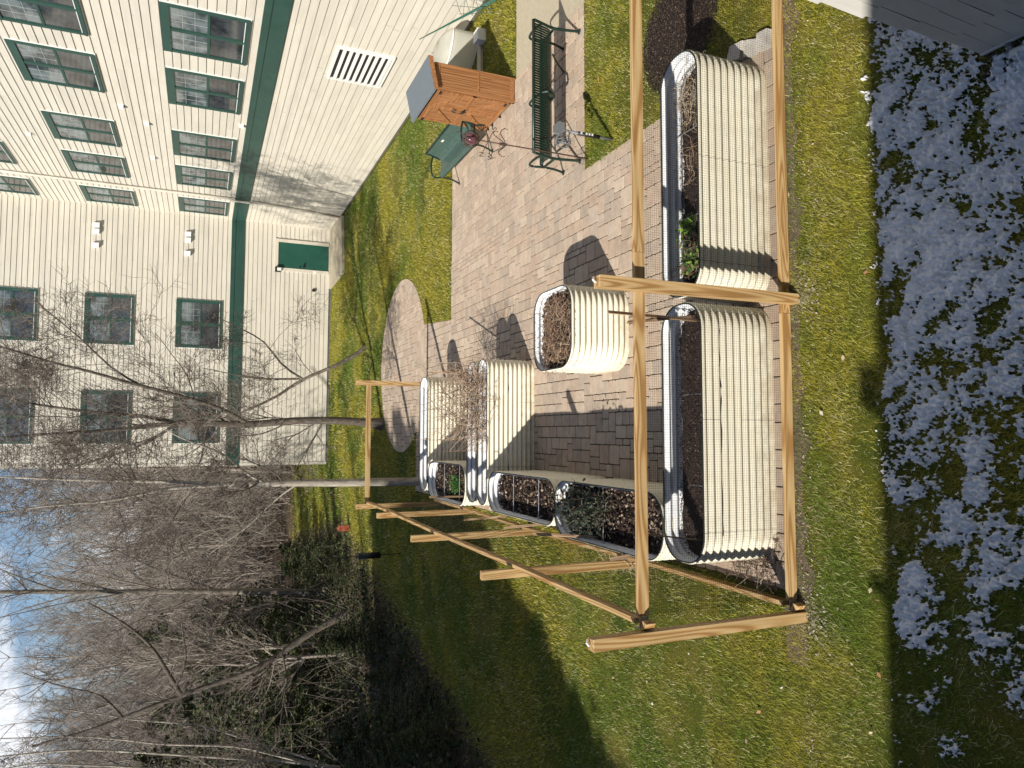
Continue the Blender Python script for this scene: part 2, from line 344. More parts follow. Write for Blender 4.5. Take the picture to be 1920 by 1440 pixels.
lit = ramp(gm, nc.outputs['Fac'], [(0.3,(0.03,0.023,0.015)),(0.5,(0.085,0.063,0.042)),(0.72,(0.20,0.155,0.11))])
at = N(gm, 'ShaderNodeAttribute', _attribute_name='col')
sm = N(gm, 'ShaderNodeMath', _operation='ADD'); sc_ = N(gm, 'ShaderNodeMath', _operation='MULTIPLY_ADD'); sc_.inputs[1].default_value = 1.6; sc_.inputs[2].default_value = -0.8
sp = N(gm, 'ShaderNodeSeparateColor'); L(gm, at.outputs['Color'], sp.inputs[0])
L(gm, nc.outputs['Fac'], sc_.inputs[0]); L(gm, sp.outputs[0], sm.inputs[0]); L(gm, sc_.outputs[0], sm.inputs[1])
fr = ramp(gm, sm.outputs[0], [(0.35,(0,0,0)),(0.6,(1,1,1))])
m2 = N(gm, 'ShaderNodeMix', _data_type='RGBA'); L(gm, fr, m2.inputs['Factor']); L(gm, mm.outputs['Result'], m2.inputs['A']); L(gm, lit, m2.inputs['B'])
L(gm, m2.outputs['Result'], P(gm).inputs['Base Color'])
bp = N(gm, 'ShaderNodeBump', Strength=0.8, Distance=0.03); L(gm, nb.outputs['Fac'], bp.inputs['Height']); L(gm, bp.outputs[0], P(gm).inputs['Normal'])
struct(raw_mesh('ground', V, F, gm, np.repeat(li.ravel()[:,None], 3, 1), smooth=True))

# ---- paved patio: real stones in a modular mix, sand sheet below
CX, CY, CR = 1.70, 17.85, 2.17
def in_patio(x, y):
    a = (x > -1.32)&(x < 3.44)&(y > 4.80)&(y < 13.86)
    b = (x > 3.0)&(x < 5.8)&(y > 8.3)&(y < 13.86)
    c = (x > -1.32)&(x < 2.29+(y-13.85)*0.09)&(y >= 13.5)&(y < 16.3)
    d = ((x-CX)**2+(y-CY)**2) < CR**2
    return a | b | c | d
def clip_poly(poly, a, bb, c):   # keep a*x+b*y+c<=0
    res = []
    for i in range(len(poly)):
        p, q = poly[i], poly[(i+1)%len(poly)]
        dp = a*p[0]+bb*p[1]+c; dq = a*q[0]+bb*q[1]+c
        if dp <= 0: res.append(p)
        if (dp < 0 < dq) or (dq < 0 < dp):
            t_ = dp/(dp-dq); res.append((p[0]+(q[0]-p[0])*t_, p[1]+(q[1]-p[1])*t_))
    return res
U = 0.079
def lay(x0, y0, x1, y1, planes, rot=0.0, circ=None, seed=1, z=0.016):
    r = random.Random(seed); nx = int((x1-x0)/U)+1; ny = int((y1-y0)/U)+1
    used = np.zeros((nx, ny), bool); mb = MB(); sizes = [(2,2),(3,2),(2,3),(3,3),(2,3),(3,2)]
    for j in range(ny):
        for i in range(nx):
            if used[i, j]: continue
            opts = [s for s in sizes if i+s[0] <= nx and j+s[1] <= ny and not used[i:i+s[0], j:j+s[1]].any()]
            s = r.choice(opts) if opts else None
            if s is None:
                wx = 1
                while wx < 3 and i+wx < nx and not used[i+wx, j]: wx += 1
                hy = 2 if j+1 < ny and not used[i:i+wx, j+1].any() else 1
                s = (wx, hy)
            used[i:i+s[0], j:j+s[1]] = True
            g = 0.0052
            ax, ay, bx_, by = x0+i*U+g, y0+j*U+g, x0+(i+s[0])*U-g, y0+(j+s[1])*U-g
            ja = lambda: r.uniform(-.002, .002)
            ch = 0.012
            poly = [(ax+ch+ja(),ay),(bx_-ch+ja(),ay),(bx_,ay+ch),(bx_,by-ch+ja()),(bx_-ch,by),(ax+ch+ja(),by),(ax,by-ch),(ax,ay+ch)]
            for pl in planes: poly = clip_poly(poly, *pl)
            if circ is not None and poly:
                cx, cy, cr = circ; mxp = sum(p[0] for p in poly)/len(poly)-cx; myp = sum(p[1] for p in poly)/len(poly)-cy
                d = math.hypot(mxp, myp)
                if d > 1e-6: poly = clip_poly(poly, mxp/d, myp/d, -(cr+(mxp*cx+myp*cy)/d))
            if len(poly) < 3: continue
            zz = z + r.uniform(-.0025, .0025); tl = r.uniform(-.012,.012), r.uniform(-.012,.012)
            base = r.choice([(0.49,0.385,0.29),(0.47,0.37,0.28),(0.455,0.35,0.265),(0.42,0.335,0.26),(0.51,0.41,0.31),(0.465,0.35,0.26),(0.44,0.355,0.28)])
            k = r.uniform(.92, 1.08); c = tuple(v*k for v in base)
            mxp = sum(p[0] for p in poly)/len(poly); myp = sum(p[1] for p in poly)/len(poly)
            top = [(mxp+(p[0]-mxp)*.965, myp+(p[1]-myp)*.965, zz+(p[0]-mxp)*tl[0]+(p[1]-myp)*tl[1]) for p in poly]
            mid = [(p[0], p[1], zz-.005) for p in poly]; bot = [(p[0], p[1], -.02) for p in poly]; n = len(poly)
            f = [tuple(range(n))] + [(k2+n, (k2+1)%n+n, (k2+1)%n, k2) for k2 in range(n)] + [(k2+2*n, (k2+1)%n+2*n, (k2+1)%n+n, k2+n) for k2 in range(n)]
            mb.add(top+mid+bot, f, c)
    return mb
mbp = lay(-1.32, 4.80, 3.44, 13.86, [], seed=3)
mb2 = lay(3.44, 8.3, 5.8, 13.86, [(1,0,-5.8),(0,1,-13.86)], seed=4)
mb3 = lay(-1.32, 13.86+0.02, 2.6, 16.4, [(1,-.09,-(2.29-.09*13.85))], seed=5)
mb3b = MB()
for q in (mb2, mb3):
    off = mbp.n; mbp.V += q.V; mbp.C += q.C; mbp.F += [tuple(i+off for i in f) for f in q.F]; mbp.n += q.n
struct(mbp.build('patio', M['paver']))
mc = lay(CX-CR, CY-CR, CX+CR, CY+CR, [(0,-1,16.42)] if False else [], circ=(CX, CY, CR), seed=6, z=0.02)
struct(mc.build('round_patio', M['paver']))
sb = MB()
for a, b in (((-1.32,4.80),(3.44,13.86)), ((3.44,8.3),(5.8,13.86)), ((-1.32,13.86),(2.3,16.4))): sb.box((a[0],a[1],-.03), (b[0],b[1],.004))
sb.add([(CX+CR*math.cos(a), CY+CR*math.sin(a), .0065) for a in np.linspace(0, 2*math.pi, 49)[:-1]], [tuple(range(48))])
struct(sb.build('paving_bed', M['sand']))
pth = MB(); pth.box((5.80,8.30,-.03),(9.0,10.56,.02)); struct(pth.build('path', M['concrete']))
stp = MB(); stp.add([(5.72,29.1,.10),(5.79,26.15,.09),(7.95,26.45,.09),(8.3,29.1,.10),(5.72,29.1,-.1),(5.79,26.15,-.1),(7.95,26.45,-.1),(8.3,29.1,-.1)], [(0,1,2,3),(4,5,1,0),(5,6,2,1),(6,7,3,2)])
struct(stp.build('stoop', M['concrete']))

# ---- grass blades
BEDS = [(1.20,4.94,3.38,5.47),(-1.09,4.94,1.13,5.50),(.77,7.26,1.73,8.26),(-1.16,5.52,-.54,7.70),(-1.09,7.68,-.54,9.84),(-1.04,9.90,1.10,10.29),(-1.04,10.31,1.10,10.76),(-1.04,12.90,1.05,13.45),(-1.14,10.86,-.50,12.86)]
def blocked(x, y):
    b = in_patio(x, y)
    for q in BEDS: b |= (x>q[0])&(x<q[2])&(y>q[1])&(y<q[3])
    b |= (x > 5.78)&(y > 8.28)&(y < 10.58)
    b |= (x > 8.1-(29.05-y)*0.0105-0.12)&(y>4)
    b |= ((x-4.33)/.66)**2+((y-6.22)/.66)**2 < 0.7+0.5*vnoise(x*3,y*3,5)
    b |= (x > 2.44)&(y < 3.0)
    b |= (x>5.7)&(y>26.1)
    b |= (y > 29)&(x > -1.2)
    b |= (x>3.40)&(x<3.66)&(y>4.98)&(y<5.46)
    return b
def blades(regions, name):
    Vs = []; Cs = []
    for (x0,x1,y0,y1,dens,h,wd) in regions:
        n = int((x1-x0)*(y1-y0)*dens); x = rng.uniform(x0,x1,n); y = rng.uniform(y0,y1,n)
        k = ~blocked(x, y); k &= rng.random(n) > litter(x, y)*0.92
        # thin and bare patches
        bare = vnoise(x*1.3+4, y*1.3, 11, 4); clump = vnoise(x*14, y*14, 12, 2)
        k &= rng.random(n) < np.clip((0.74-bare)*6, 0.12, 1)*np.clip(0.45+clump, 0, 1)
        edge = (y<4.80)&(y>4.50)&(x>-1.6)&(vnoise(x*2.2, y*3, 13, 3) > 0.52)
        k &= ~(edge & (rng.random(n) < .4))
        k &= x > -3.4-0.44*y
        x, y, bare, clump = x[k], y[k], bare[k], clump[k]; n = len(x)
        H = h*rng.uniform(.5,1.25,n)*(0.7+0.6*clump); a = rng.uniform(0,2*np.pi,n); ln = rng.uniform(.3,1.5,n)*H
        dx, dy = np.cos(a), np.sin(a); wv = wd*rng.uniform(.6,1.3,n)
        z0 = hill(x, y)
        b1 = np.stack([x-dy*wv, y+dx*wv, z0], 1); b2 = np.stack([x+dy*wv, y-dx*wv, z0], 1)
        tp = np.stack([x+dx*ln, y+dy*ln, z0+H*.85], 1)
        Vs.append(np.stack([b1,b2,tp],1).reshape(-1,3))
        big = vnoise(x*0.55, y*0.55, 21, 4); mid = vnoise(x*2.3, y*2.3, 22, 3); rn = rng.random(n)
        g = np.array([0.115,0.175,0.020]); yl = np.array([0.32,0.285,0.035]); dr = np.array([0.52,0.47,0.25]); br = np.array([0.17,0.12,0.055])
        tt = np.clip((big-0.36)*4.2+(mid-.5)*2.0+ rng.normal(0,.22,n), 0, 1)[:,None]
        c = g*(1-tt)+yl*tt
        c = np.where((rn < .06+.22*np.clip((bare-.45)*4,0,1))[:,None], dr, c); c = np.where((rn > .955)[:,None], br, c)
        c = c*rng.uniform(.65,1.95,(n,1))
        Cs.append(np.repeat(c, 3, 0))
    V = np.vstack(Vs); F = np.arange(len(V)).reshape(-1,3)
    return raw_mesh(name, V, F, M['grassblade'], np.vstack(Cs))
g = blades([(-5.6,-3.6,2.0,5.0,6000,.036,.002),(-3.6,4.8,2.2,5.0,15000,.034,.0016),(-7,-1.14,5.0,9,8000,.04,.0022),(-3.6,4.4,2.2,3.9,900,.085,.0018),(3.3,7.8,4.8,8.35,8000,.036,.0022),(-10,-1.14,9,15.5,3000,.05,.0038),
            (2.2,8.1,10.5,20,3200,.05,.0036),(-12,2.4,15.5,26,1500,.06,.006),(2.2,8.2,20,29,1800,.055,.005),(-8,2.4,26,39.5,520,.075,.010)], 'grass')
stuff(g, 'short patchy yellow-green lawn grass growing round the paved patio and garden beds', 'grass')

# ---- snow patches lying in the building's shade
def snow():
    st = 0.0085; x = np.arange(-3.4, 4.3, st); y = np.arange(2.35, 4.12, st); X, Y = np.meshgrid(x, y, indexing='ij')
    big = vnoise(X*1.5+3, Y*1.9, 31, 3, .5); med = vnoise(X*6, Y*6, 32, 4, .55); fine = vnoise(X*36, Y*36, 33, 3, .7)
    edge = 3.80 + 0.10*(vnoise(X*3, Y*0+1, 34, 3)-.5)*2 + 0.16*(vnoise(X*9, Y*9, 36, 2)-.5)
    edge = edge + np.clip(X-1.0, 0, 2)*0.02
    fine2 = vnoise(X*85, Y*85, 37, 2, .6); strk = vnoise((X*.8+Y*.6)*11, (X*-.6+Y*.8)*4, 38, 3)
    cov = 0.045 + 0.075*np.clip((X-0.3)/1.5, -1.6, .8) + 0.09*np.clip((3.35-Y)/.6, -.3, 1) - 0.10*np.clip((-X-0.6)/1.2, 0, 1)
    T_ = big*1.0 + med*1.2 + strk*1.2 + fine*1.15 + fine2*.75; T_ = (T_-T_.mean())/T_.std()
    bias = 0.60 + .36*np.clip((X-0.3)/1.5, -1.8, .9) + .30*np.clip((3.3-Y)/.6, -.4, 1) - .55*np.clip((-X-0.5)/1.2, 0, 1)
    s = (T_ + bias)*.07
    s = np.minimum(s, (edge-Y)*1.6 + (fine2-.5)*.2)
    s = np.where((X > 2.40)&(Y < 3.02), -1, s)
    z = np.clip(s, 0, .12)**.7*0.17*(.15+fine*.9+fine2*.9) + 0.006
    keep = s > 0
    idx = np.arange(X.size).reshape(X.shape)
    kf = keep[:-1,:-1]&keep[1:,:-1]&keep[1:,1:]&keep[:-1,1:]
    F = np.stack([idx[:-1,:-1][kf], idx[1:,:-1][kf], idx[1:,1:][kf], idx[:-1,1:][kf]], 1)
    V = np.stack([X.ravel()+(fine.ravel()-.5)*.012, Y.ravel()+(med.ravel()-.5)*.012, z.ravel()], 1)
    ms = mat('old_snow', (0.97,0.97,0.97), 0.6, 0, 0.3)
    P(ms).inputs['Subsurface Weight'].default_value = 0.0
    t = N(ms, 'ShaderNodeTexCoord'); n = N(ms, 'ShaderNodeTexNoise', Scale=140, Detail=4, Roughness=.8); L(ms, t.outputs['Object'], n.inputs['Vector'])
    b = N(ms, 'ShaderNodeBump', Strength=.7, Distance=.01); L(ms, n.outputs['Fac'], b.inputs['Height']); L(ms, b.outputs[0], P(ms).inputs['Normal'])
    o = raw_mesh('snow', V, F, ms, smooth=True)
    stuff(o, 'patches of old white snow lying on shaded grass in the foreground', 'snow')
snow()

# ------------------------------------------------------------------ scatter helpers
def quads(P0, size, cols, name=None, material=None, flat=0.0, aspect=2.5, parent=None):
    n = len(P0); a = rng.normal(0,1,(n,3)); a[:,2] *= (1-flat); a /= np.linalg.norm(a,axis=1,keepdims=True)
    b = rng.normal(0,1,(n,3)); b[:,2] *= (1-flat); b = np.cross(a, b); 
    if flat > .5: b = np.cross(a, np.tile([0,0,1.],(n,1))) + rng.normal(0,.25,(n,3))
    b /= np.linalg.norm(b,axis=1,keepdims=True)
    s = (size*rng.uniform(.5,1.3,n))[:,None]
    A = a*s; B = b*s/aspect
    V = np.stack([P0-A, P0-B*1.0+A*.1, P0+A, P0+B+A*.1], 1).reshape(-1,3); F = np.arange(4*n).reshape(-1,4)
    return V, F, np.repeat(cols, 4, 0)
def pick(pal, n, j=.25):
    c = np.array(pal)[rng.integers(0, len(pal), n)]; return c*rng.uniform(1-j,1+j,(n,1))
MULCH = [(0.05,0.032,0.026),(0.03,0.02,0.016),(0.075,0.048,0.036),(0.045,0.03,0.025),(0.02,0.014,0.012),(0.04,0.026,0.02),(0.03,0.022,0.018),(0.16,0.11,0.08)]
LEAVES = [(0.085,0.055,0.04),(0.055,0.035,0.027),(0.17,0.12,0.085),(0.03,0.02,0.017),(0.36,0.28,0.21),(0.04,0.028,0.022)]
# mulch bed on the lawn right of the beds
mbm = MB(); aa = np.linspace(0,2*np.pi,41)[:-1]; r1 = .88+.24*(vnoise(np.cos(aa)*2+5, np.sin(aa)*2+5, 3, 3)-.5)*2
mbm.add([(4.33+.62*c_*math.cos(q_), 6.22+.62*c_*math.sin(q_), .006) for q_, c_ in zip(aa, r1)], [tuple(range(40))]); struct(mbm.build('mulch_ground', M['soil']))
mbm = MB(); xx = np.linspace(-1.9,4.4,90); lo_ = 4.66-.03-.19*np.clip(vnoise(xx*2.3, xx*0, 9, 5, .65)*3.4-1.85, 0.0, .55)
mbm.add([(x_, y_, .0045) for x_, y_ in zip(xx, lo_)]+[(x_, 4.86, .0045) for x_ in xx], [(i, i+1, i+91, i+90) for i in range(89)]); struct(mbm.build('bare_soil', noisy('dry_soil', [(0.3,(0.07,0.05,0.035)),(0.55,(0.14,0.105,0.075)),(0.8,(0.30,0.25,0.19))], 22, 9, .95, .8, 60, nrough=.75)))
n = 9000; a = rng.uniform(0,2*np.pi,n); rr = np.sqrt(rng.random(n))
px_, py_ = 4.33+rr*np.cos(a)*.66, 6.22+rr*np.sin(a)*.66
V, F, C = quads(np.stack([px_,py_,.008+.02*rng.random(n)],1), .016, pick(MULCH, n), flat=.8)
stuff(raw_mesh('mulch', V, F, M['chips'], C), 'round patch of dark brown mulch on the lawn beyond the long beds', 'mulch')

# ------------------------------------------------------------------ raised beds
def outline(x0, y0, x1, y1, r, seg=9, step=0.12):
    pts = []; nr = []
    def arc(cx, cy, a0):
        for i in range(seg+1):
            a = a0 + math.pi/2*i/seg; pts.append((cx+r*math.cos(a), cy+r*math.sin(a))); nr.append((math.cos(a), math.sin(a)))
    def line(p, q, nn):
        k = max(1, int(math.hypot(q[0]-p[0], q[1]-p[1])/step))
        for i in range(1, k): pts.append((p[0]+(q[0]-p[0])*i/k, p[1]+(q[1]-p[1])*i/k)); nr.append(nn)
    arc(x1-r, y1-r, 0); line((x1-r,y1),(x0+r,y1),(0,1)); arc(x0+r, y1-r, math.pi/2); line((x0,y1-r),(x0,y0+r),(-1,0))
    arc(x0+r, y0+r, math.pi); line((x0+r,y0),(x1-r,y0),(0,-1)); arc(x1-r, y0+r, 1.5*math.pi); line((x1,y0+r),(x1,y1-r),(1,0))
    return np.array(pts), np.array(nr)
def bed(x0, y0, x1, y1, label, h=.77, soil=.56, r=.24, rods=(), leafy=False, pal=MULCH):
    cx, cy = (x0+x1)/2, (y0+y1)/2
    t = thing('raised_bed', label, 'planter', (cx, cy, 0), 0, 'raised corrugated metal garden beds')
    a, b = (x1-x0)/2, (y1-y0)/2; r = min(r, a-.02, b-.02); pts, nr = outline(-a, -b, a, b, r); n = len(pts)
    pitch = h/10.5; nz = 84; zs = np.linspace(0, h, nz)
    wob = 1 + 0*zs
    off = 0.0165*np.sin(2*math.pi*zs/pitch)
    idx = np.arange(n)
    def shell(sh, flip):
        V = np.zeros((nz, n, 3))
        dent = 0.006*(vnoise(np.linspace(0,7,n)[None,:]+cx*3, np.linspace(0,1.3,nz)[:,None]+cy, 77, 2)-.5)
        for k in range(nz):
            V[k,:,0] = pts[:,0]+nr[:,0]*(off[k]+sh+dent[k]); V[k,:,1] = pts[:,1]+nr[:,1]*(off[k]+sh+dent[k]); V[k,:,2] = zs[k]
        k, j = np.meshgrid(np.arange(nz-1), idx, indexing='ij'); j2 = (j+1)%n
        F = np.stack([(k*n+j).ravel(), (k*n+j2).ravel(), ((k+1)*n+j2).ravel(), ((k+1)*n+j).ravel()], 1)
        if flip: F = F[:, ::-1]
        return V.reshape(-1,3), F
    V, F = shell(0, False); raw_mesh('side_wall', V, F, M['cream'], parent=t, smooth=True)
    V, F = shell(-.0035, True)
    keep = V[F[:,0],2] > soil-.12; raw_mesh('liner', V, F[keep], M['galv'], parent=t, smooth=True)
    mb = MB(); mb.tube(np.c_[pts*1.0+nr*.001, np.full(n, h+.002)], .0065, 6, closed=True); mb.build('rim', M['rubber'], t, True)
    # bolts and panel seams
    mb = MB(); sm_ = MB()
    per = np.r_[0, np.cumsum(np.linalg.norm(np.diff(np.r_[pts, pts[:1]], axis=0), axis=1))]
    tot = per[-1]; ns = max(8, round(tot/.46))
    for s in range(ns):
        q = tot*(s+.35)/ns; k = int(np.searchsorted(per, q))-1; f = (q-per[k])/(per[k+1]-per[k])
        pA = pts[k]*(1-f)+pts[(k+1)%n]*f; nn = nr[k]; tx = np.array([-nn[1], nn[0]])
        for z in np.arange(pitch*.25, h-.02, pitch*2):
            c = pA + nn*.0115; mb.sphere((c[0], c[1], z), .0058, 6, 4)
        if s % 2 == 0:
            c0 = pA + tx*.012; V = np.array([(c0[0]+nn[0]*(off[k2]+.0012)+tx[0]*d, c0[1]+nn[1]*(off[k2]+.0012)+tx[1]*d, zs[k2]) for k2 in range(nz) for d in (0,.0035)])
            sm_.add(V, [(2*i, 2*i+1, 2*i+3, 2*i+2) for i in range(nz-1)])
    mb.build('bolts', M['bolt'], t)['kind'] = 'stuff'; sm_.build('panel_seams', M['bolt'], t)['kind'] = 'stuff'
    # soil
    V = [(0,0,soil+.01)]; rings = 7
    for k in range(1, rings+1):
        for j in range(n): V.append((pts[j,0]*k/rings*.985, pts[j,1]*k/rings*.97, soil + random.uniform(-.015,.015) - (.03 if k == rings else 0)))
    F = [(0, 1+j, 1+(j+1)%n) for j in range(n)] + [(1+k*n+j, 1+(k+1)*n+j, 1+(k+1)*n+(j+1)%n, 1+k*n+(j+1)%n) for k in range(rings-1) for j in range(n)]
    s_ = MB(); s_.add(V, F); s_.build('soil', M['soil'], t, True)
    nn_ = int(a*b*4*(2600 if leafy else 3000)); rx = rng.uniform(-a+.02, a-.02, nn_); ry = rng.uniform(-b+.02, b-.02, nn_)
    ex = np.maximum(np.abs(rx)-(a-r), 0); ey = np.maximum(np.abs(ry)-(b-r), 0); ok = np.hypot(ex, ey) < r-.02; rx, ry = rx[ok], ry[ok]
    q = quads(np.stack([rx, ry, soil+rng.uniform(-.004,.03,len(rx))],1), .022 if leafy else .013, pick(LEAVES if leafy else pal, len(rx)), flat=.5 if leafy else .7, aspect=1.6 if leafy else 2.6)
    raw_mesh('leaf_litter' if leafy else 'mulch_chips', q[0], q[1], M['chips'], q[2], parent=t)
    for (ra, horizontal) in rods:
        mb = MB()
        if horizontal: mb.tube([(ra-cx, -b+.01, h-.17), (ra-cx, b-.01, h-.17)], .005, 6)
        else: mb.tube([(-a+.01, ra-cy, h-.10), (a-.01, ra-cy, h-.10)], .005, 6)
        mb.build('cross_rod', M['steel'], t)
    return t
bed(*BEDS[0], 'long cream corrugated bed crossed by a post shadow, with a small green plant inside', rods=((2.75,True),(1.95,True)))
bed(*BEDS[1], 'long cream corrugated bed at the front corner of the timber fence, filled with dark mulch', soil=.60, rods=((.35,True),(-.45,True)))
bed(*BEDS[2], 'short square cream bed standing alone on the pavers, heaped with dried stems', soil=.64, r=.26, leafy=True)
bed(*BEDS[3], 'cream bed along the side fence holding a frost-bitten dark leafy plant', soil=.60, r=.26, leafy=True, rods=((6.05,False),(6.75,False)))
bed(*BEDS[4], 'cream bed along the side fence filled only with brown leaf litter', soil=.60, r=.26, leafy=True, rods=((8.35,False),(9.15,False)))
bed(*BEDS[5], 'cream bed across the patio, the front one of the touching pair, with tangled vines', soil=.46, r=.19)
bed(*BEDS[6], 'rear one of the touching pair of cream beds, mostly hidden by its twin', soil=.50, r=.2)
bed(*BEDS[7], 'cream bed farthest away, running along the rear fence opening', soil=.52, r=.24)
bed(*BEDS[8], 'cream bed by the side fence with a bright green tuft growing in it', soil=.60, r=.26, leafy=True, rods=((11.4,False),(12.2,False)))

# ------------------------------------------------------------------ timber fence
def fence():
    t = thing('garden_fence', 'unfinished open fence of new yellow lumber posts and rails with black netting', 'fence', (-1.49, 4.655, 0))
    inv = t.matrix_world.inverted()
    def fix(o): o.data.transform(inv); return o
    def post(x, y, h, wx=.09, wy=.09, lean=0):
        mb = MB(); b = .004
        def ring(z, s): return [(-wx/2+s, -wy/2+s, z), (wx/2-s, -wy/2+s, z), (wx/2-s, wy/2-s, z), (-wx/2+s, wy/2-s, z)]
        v = ring(-.05, b)+ring(h-b, 0)+ring(h, b); 
        mb.add(v, [(0,1,5,4),(1,2,6,5),(2,3,7,6),(3,0,4,7),(4,5,9,8),(5,6,10,9),(6,7,11,10),(7,4,8,11),(8,9,10,11)])
        o = mb.build('post', M['pine_z'], t); o.location = (x+1.49, y-4.655, 0); o.rotation_euler = (0, lean, 0); return o
    post(1.135, 4.657, 1.93, lean=R(-.2)); p2 = post(-1.492, 4.657, 2.0, lean=R(-.3)); post(4.75, 4.657, 1.93)
    for (x, y, h) in ((-1.478,7.22,1.87),(-1.462,9.98,1.87),(-1.40,12.45,1.80)):
        for k, dy in ((0,-.021),(1,.021)):
            mb = MB(); mb.box((-.045,-.019,-.05),(.045,.019,h-k*.006)); o = mb.build('post', M['pine_z'], t); o.location = (x+1.49, y+dy-4.655, 0)
    post(-1.40, 14.1, 1.83); post(.985, 14.12, 1.86)
    def rail(p, q, wa, wb, m_, name='rail'):
        mb = MB(); mb.beam(p, q, wa, wb); return fix(mb.build(name, m_, t))
    rail((-1.36,4.722,1.518),(1.4,4.722,1.522),.038,.089,M['pine_x']); rail((1.403,4.722,1.522),(5.6,4.722,1.52),.038,.089,M['pine_x'])
    rail((-1.36,4.722,.068),(1.02,4.722,.066),.038,.089,M['pine_x']); rail((1.023,4.722,.066),(5.6,4.722,.068),.038,.089,M['pine_x'])
    L1 = [(-1.405,4.77,1.515),(-1.400,7.22,1.475),(-1.390,9.98,1.50),(-1.345,12.45,1.55),(-1.325,14.04,1.60)]
    L0 = [(-1.405,4.77,.07),(-1.400,7.22,.09),(-1.390,9.98,.15),(-1.345,12.45,.20),(-1.325,14.04,.25)]
    for a_, b_ in zip(L1[:-1], L1[1:]):
        v = Vector(b_)-Vector(a_); rail(Vector(a_)+v*.002, Vector(b_)-v*.002, .038, .089, M['pine_y'])
    for a_, b_ in zip(L0[:-1], L0[1:]):
        v = Vector(b_)-Vector(a_); rail(Vector(a_)+v*.002, Vector(b_)-v*.002, .038, .089, M['pine_y'])
    rail((-1.40,14.17,1.60),(1.06,14.17,1.60),.038,.089,M['pine_x']); rail((-1.40,14.17,.2),(1.06,14.17,.12),.038,.089,M['pine_x'])
    for z in (1.52, .07):
        mb = MB(); mb.box((-1.447,4.700,z-.04),(-1.362,4.7035,z+.04)); mb.box((-1.447,4.7035,z-.04),(-1.4435,4.77,z+.04)); fix(mb.build('corner_bracket', M['steel'], t))
        mb = MB(); mb.add([(-1.44,4.64,z-.045),(-1.395,4.61,z-.045),(-1.38,4.66,z-.045),(-1.44,4.70,z-.045),(-1.44,4.64,z+.04),(-1.395,4.61,z+.04),(-1.38,4.66,z+.04),(-1.44,4.70,z+.04)], [(3,2,1,0),(4,5,6,7),(0,1,5,4),(1,2,6,5),(2,3,7,6),(3,0,4,7)]); fix(mb.build('corner_block', M['pine_x'], t))
    for (x, y, z) in ((1.135,4.657,1.93),(-1.492,4.657,2.0)):
        mb = MB(); mb.tube([(x-.015,y-.01,z),(x-.015,y-.01,z+.02),(x+.005,y,z+.032),(x+.025,y+.01,z+.02)], .008, 6); fix(mb.build('cap_hook', M['white'], t))
    # netting, real strands
    def net(o, u, wv, nu, nv, rad, name='netting'):
        o, u, wv = map(lambda q: np.array(q, float), (o, u, wv)); V = []; nrm = np.cross(u, wv); nrm /= np.linalg.norm(nrm)
        def strand(a, b, side):
            s = side/np.linalg.norm(side)*rad
            c = [a+s, a-s*.5+nrm*rad*.87, a-s*.5-nrm*rad*.87, b+s, b-s*.5+nrm*rad*.87, b-s*.5-nrm*rad*.87]; V.extend(c)
        for i in range(nu+1):
            a = o+u*i/nu; sag = nrm*0.004*math.sin(i*.7); strand(a+sag, a+wv+sag, u)
        for j in range(nv+1):
            a = o+wv*j/nv; strand(a, a+u, wv)
        V = np.array(V); k = np.arange(len(V)//6)*6
        F = np.concatenate([np.stack([k+p, k+q, k+q+3, k+p+3], 1) for p, q in ((0,1),(1,2),(2,0))])
        ob = raw_mesh(name, V, F, M['net'], parent=t); ob.data.transform(inv); return ob
    net((-1.40,4.743,.02),(5.3,0,0),(0,0,1.53),270,78,.0008)
    net((-1.378,4.77,.06),(.045,9.3,.1),(0,0,1.44),400,62,.0005)
    net((-1.38,14.147,.12),(2.38,0,0),(0,0,1.5),100,62,.0005)
fence()
# loose stakes
def stake(label, p, q, wd=.028, th=.012, m_='stake_z'):
    p, q = Vector(p), Vector(q); t = MB(); d = (q-p); ln = d.length
    t.box((-wd/2,-th/2,0),(wd/2,th/2,ln)); o = t.build('garden_stake', M[m_]); o.location = p; o.rotation_euler = d.to_track_quat('Z','Y').to_euler()
    return tag(o, label, 'stake', 'thin wooden garden stakes')
stake('thin brown stake standing upright beside the central fence post', (1.00,5.22,.5),(1.012,5.20,1.51))
stake('thin dark stake leaning across its upright neighbour beside the central fence post', (1.06,5.3,.5),(.93,5.16,1.35),.022)
stake('thin stake leaning at the fence corner end of the mulch-filled front bed', (-.93,5.2,.5),(-.81,5.2,1.34))
stake('pale thin stake standing in the bed that has the bright green tuft', (-.985,10.92,.5),(-.977,10.9,1.33))
stake('thin stake rising from the tangled vines toward the farthest bed', (.94,10.55,.5),(1.05,11.9,1.05),.03)
stake('thin brown stake over the side fence bottom rail beside the dark leafy plant', on_plane(1130,1008,6.95),on_plane(1000,1001,7.6),.03)
stake('short pale stake poking out low by the second side fence post', on_plane(1180,1043,6.0),on_plane(1145,1049,6.5),.035)
stake('thin stake lying over the side fence near the leaf-filled bed', on_plane(1025,982,8.6),on_plane(945,990,9.6),.03)
stake('thin pale stake against the side fence just behind the tuft bed', on_plane(972,966,9.9),on_plane(870,975,11.6),.03)

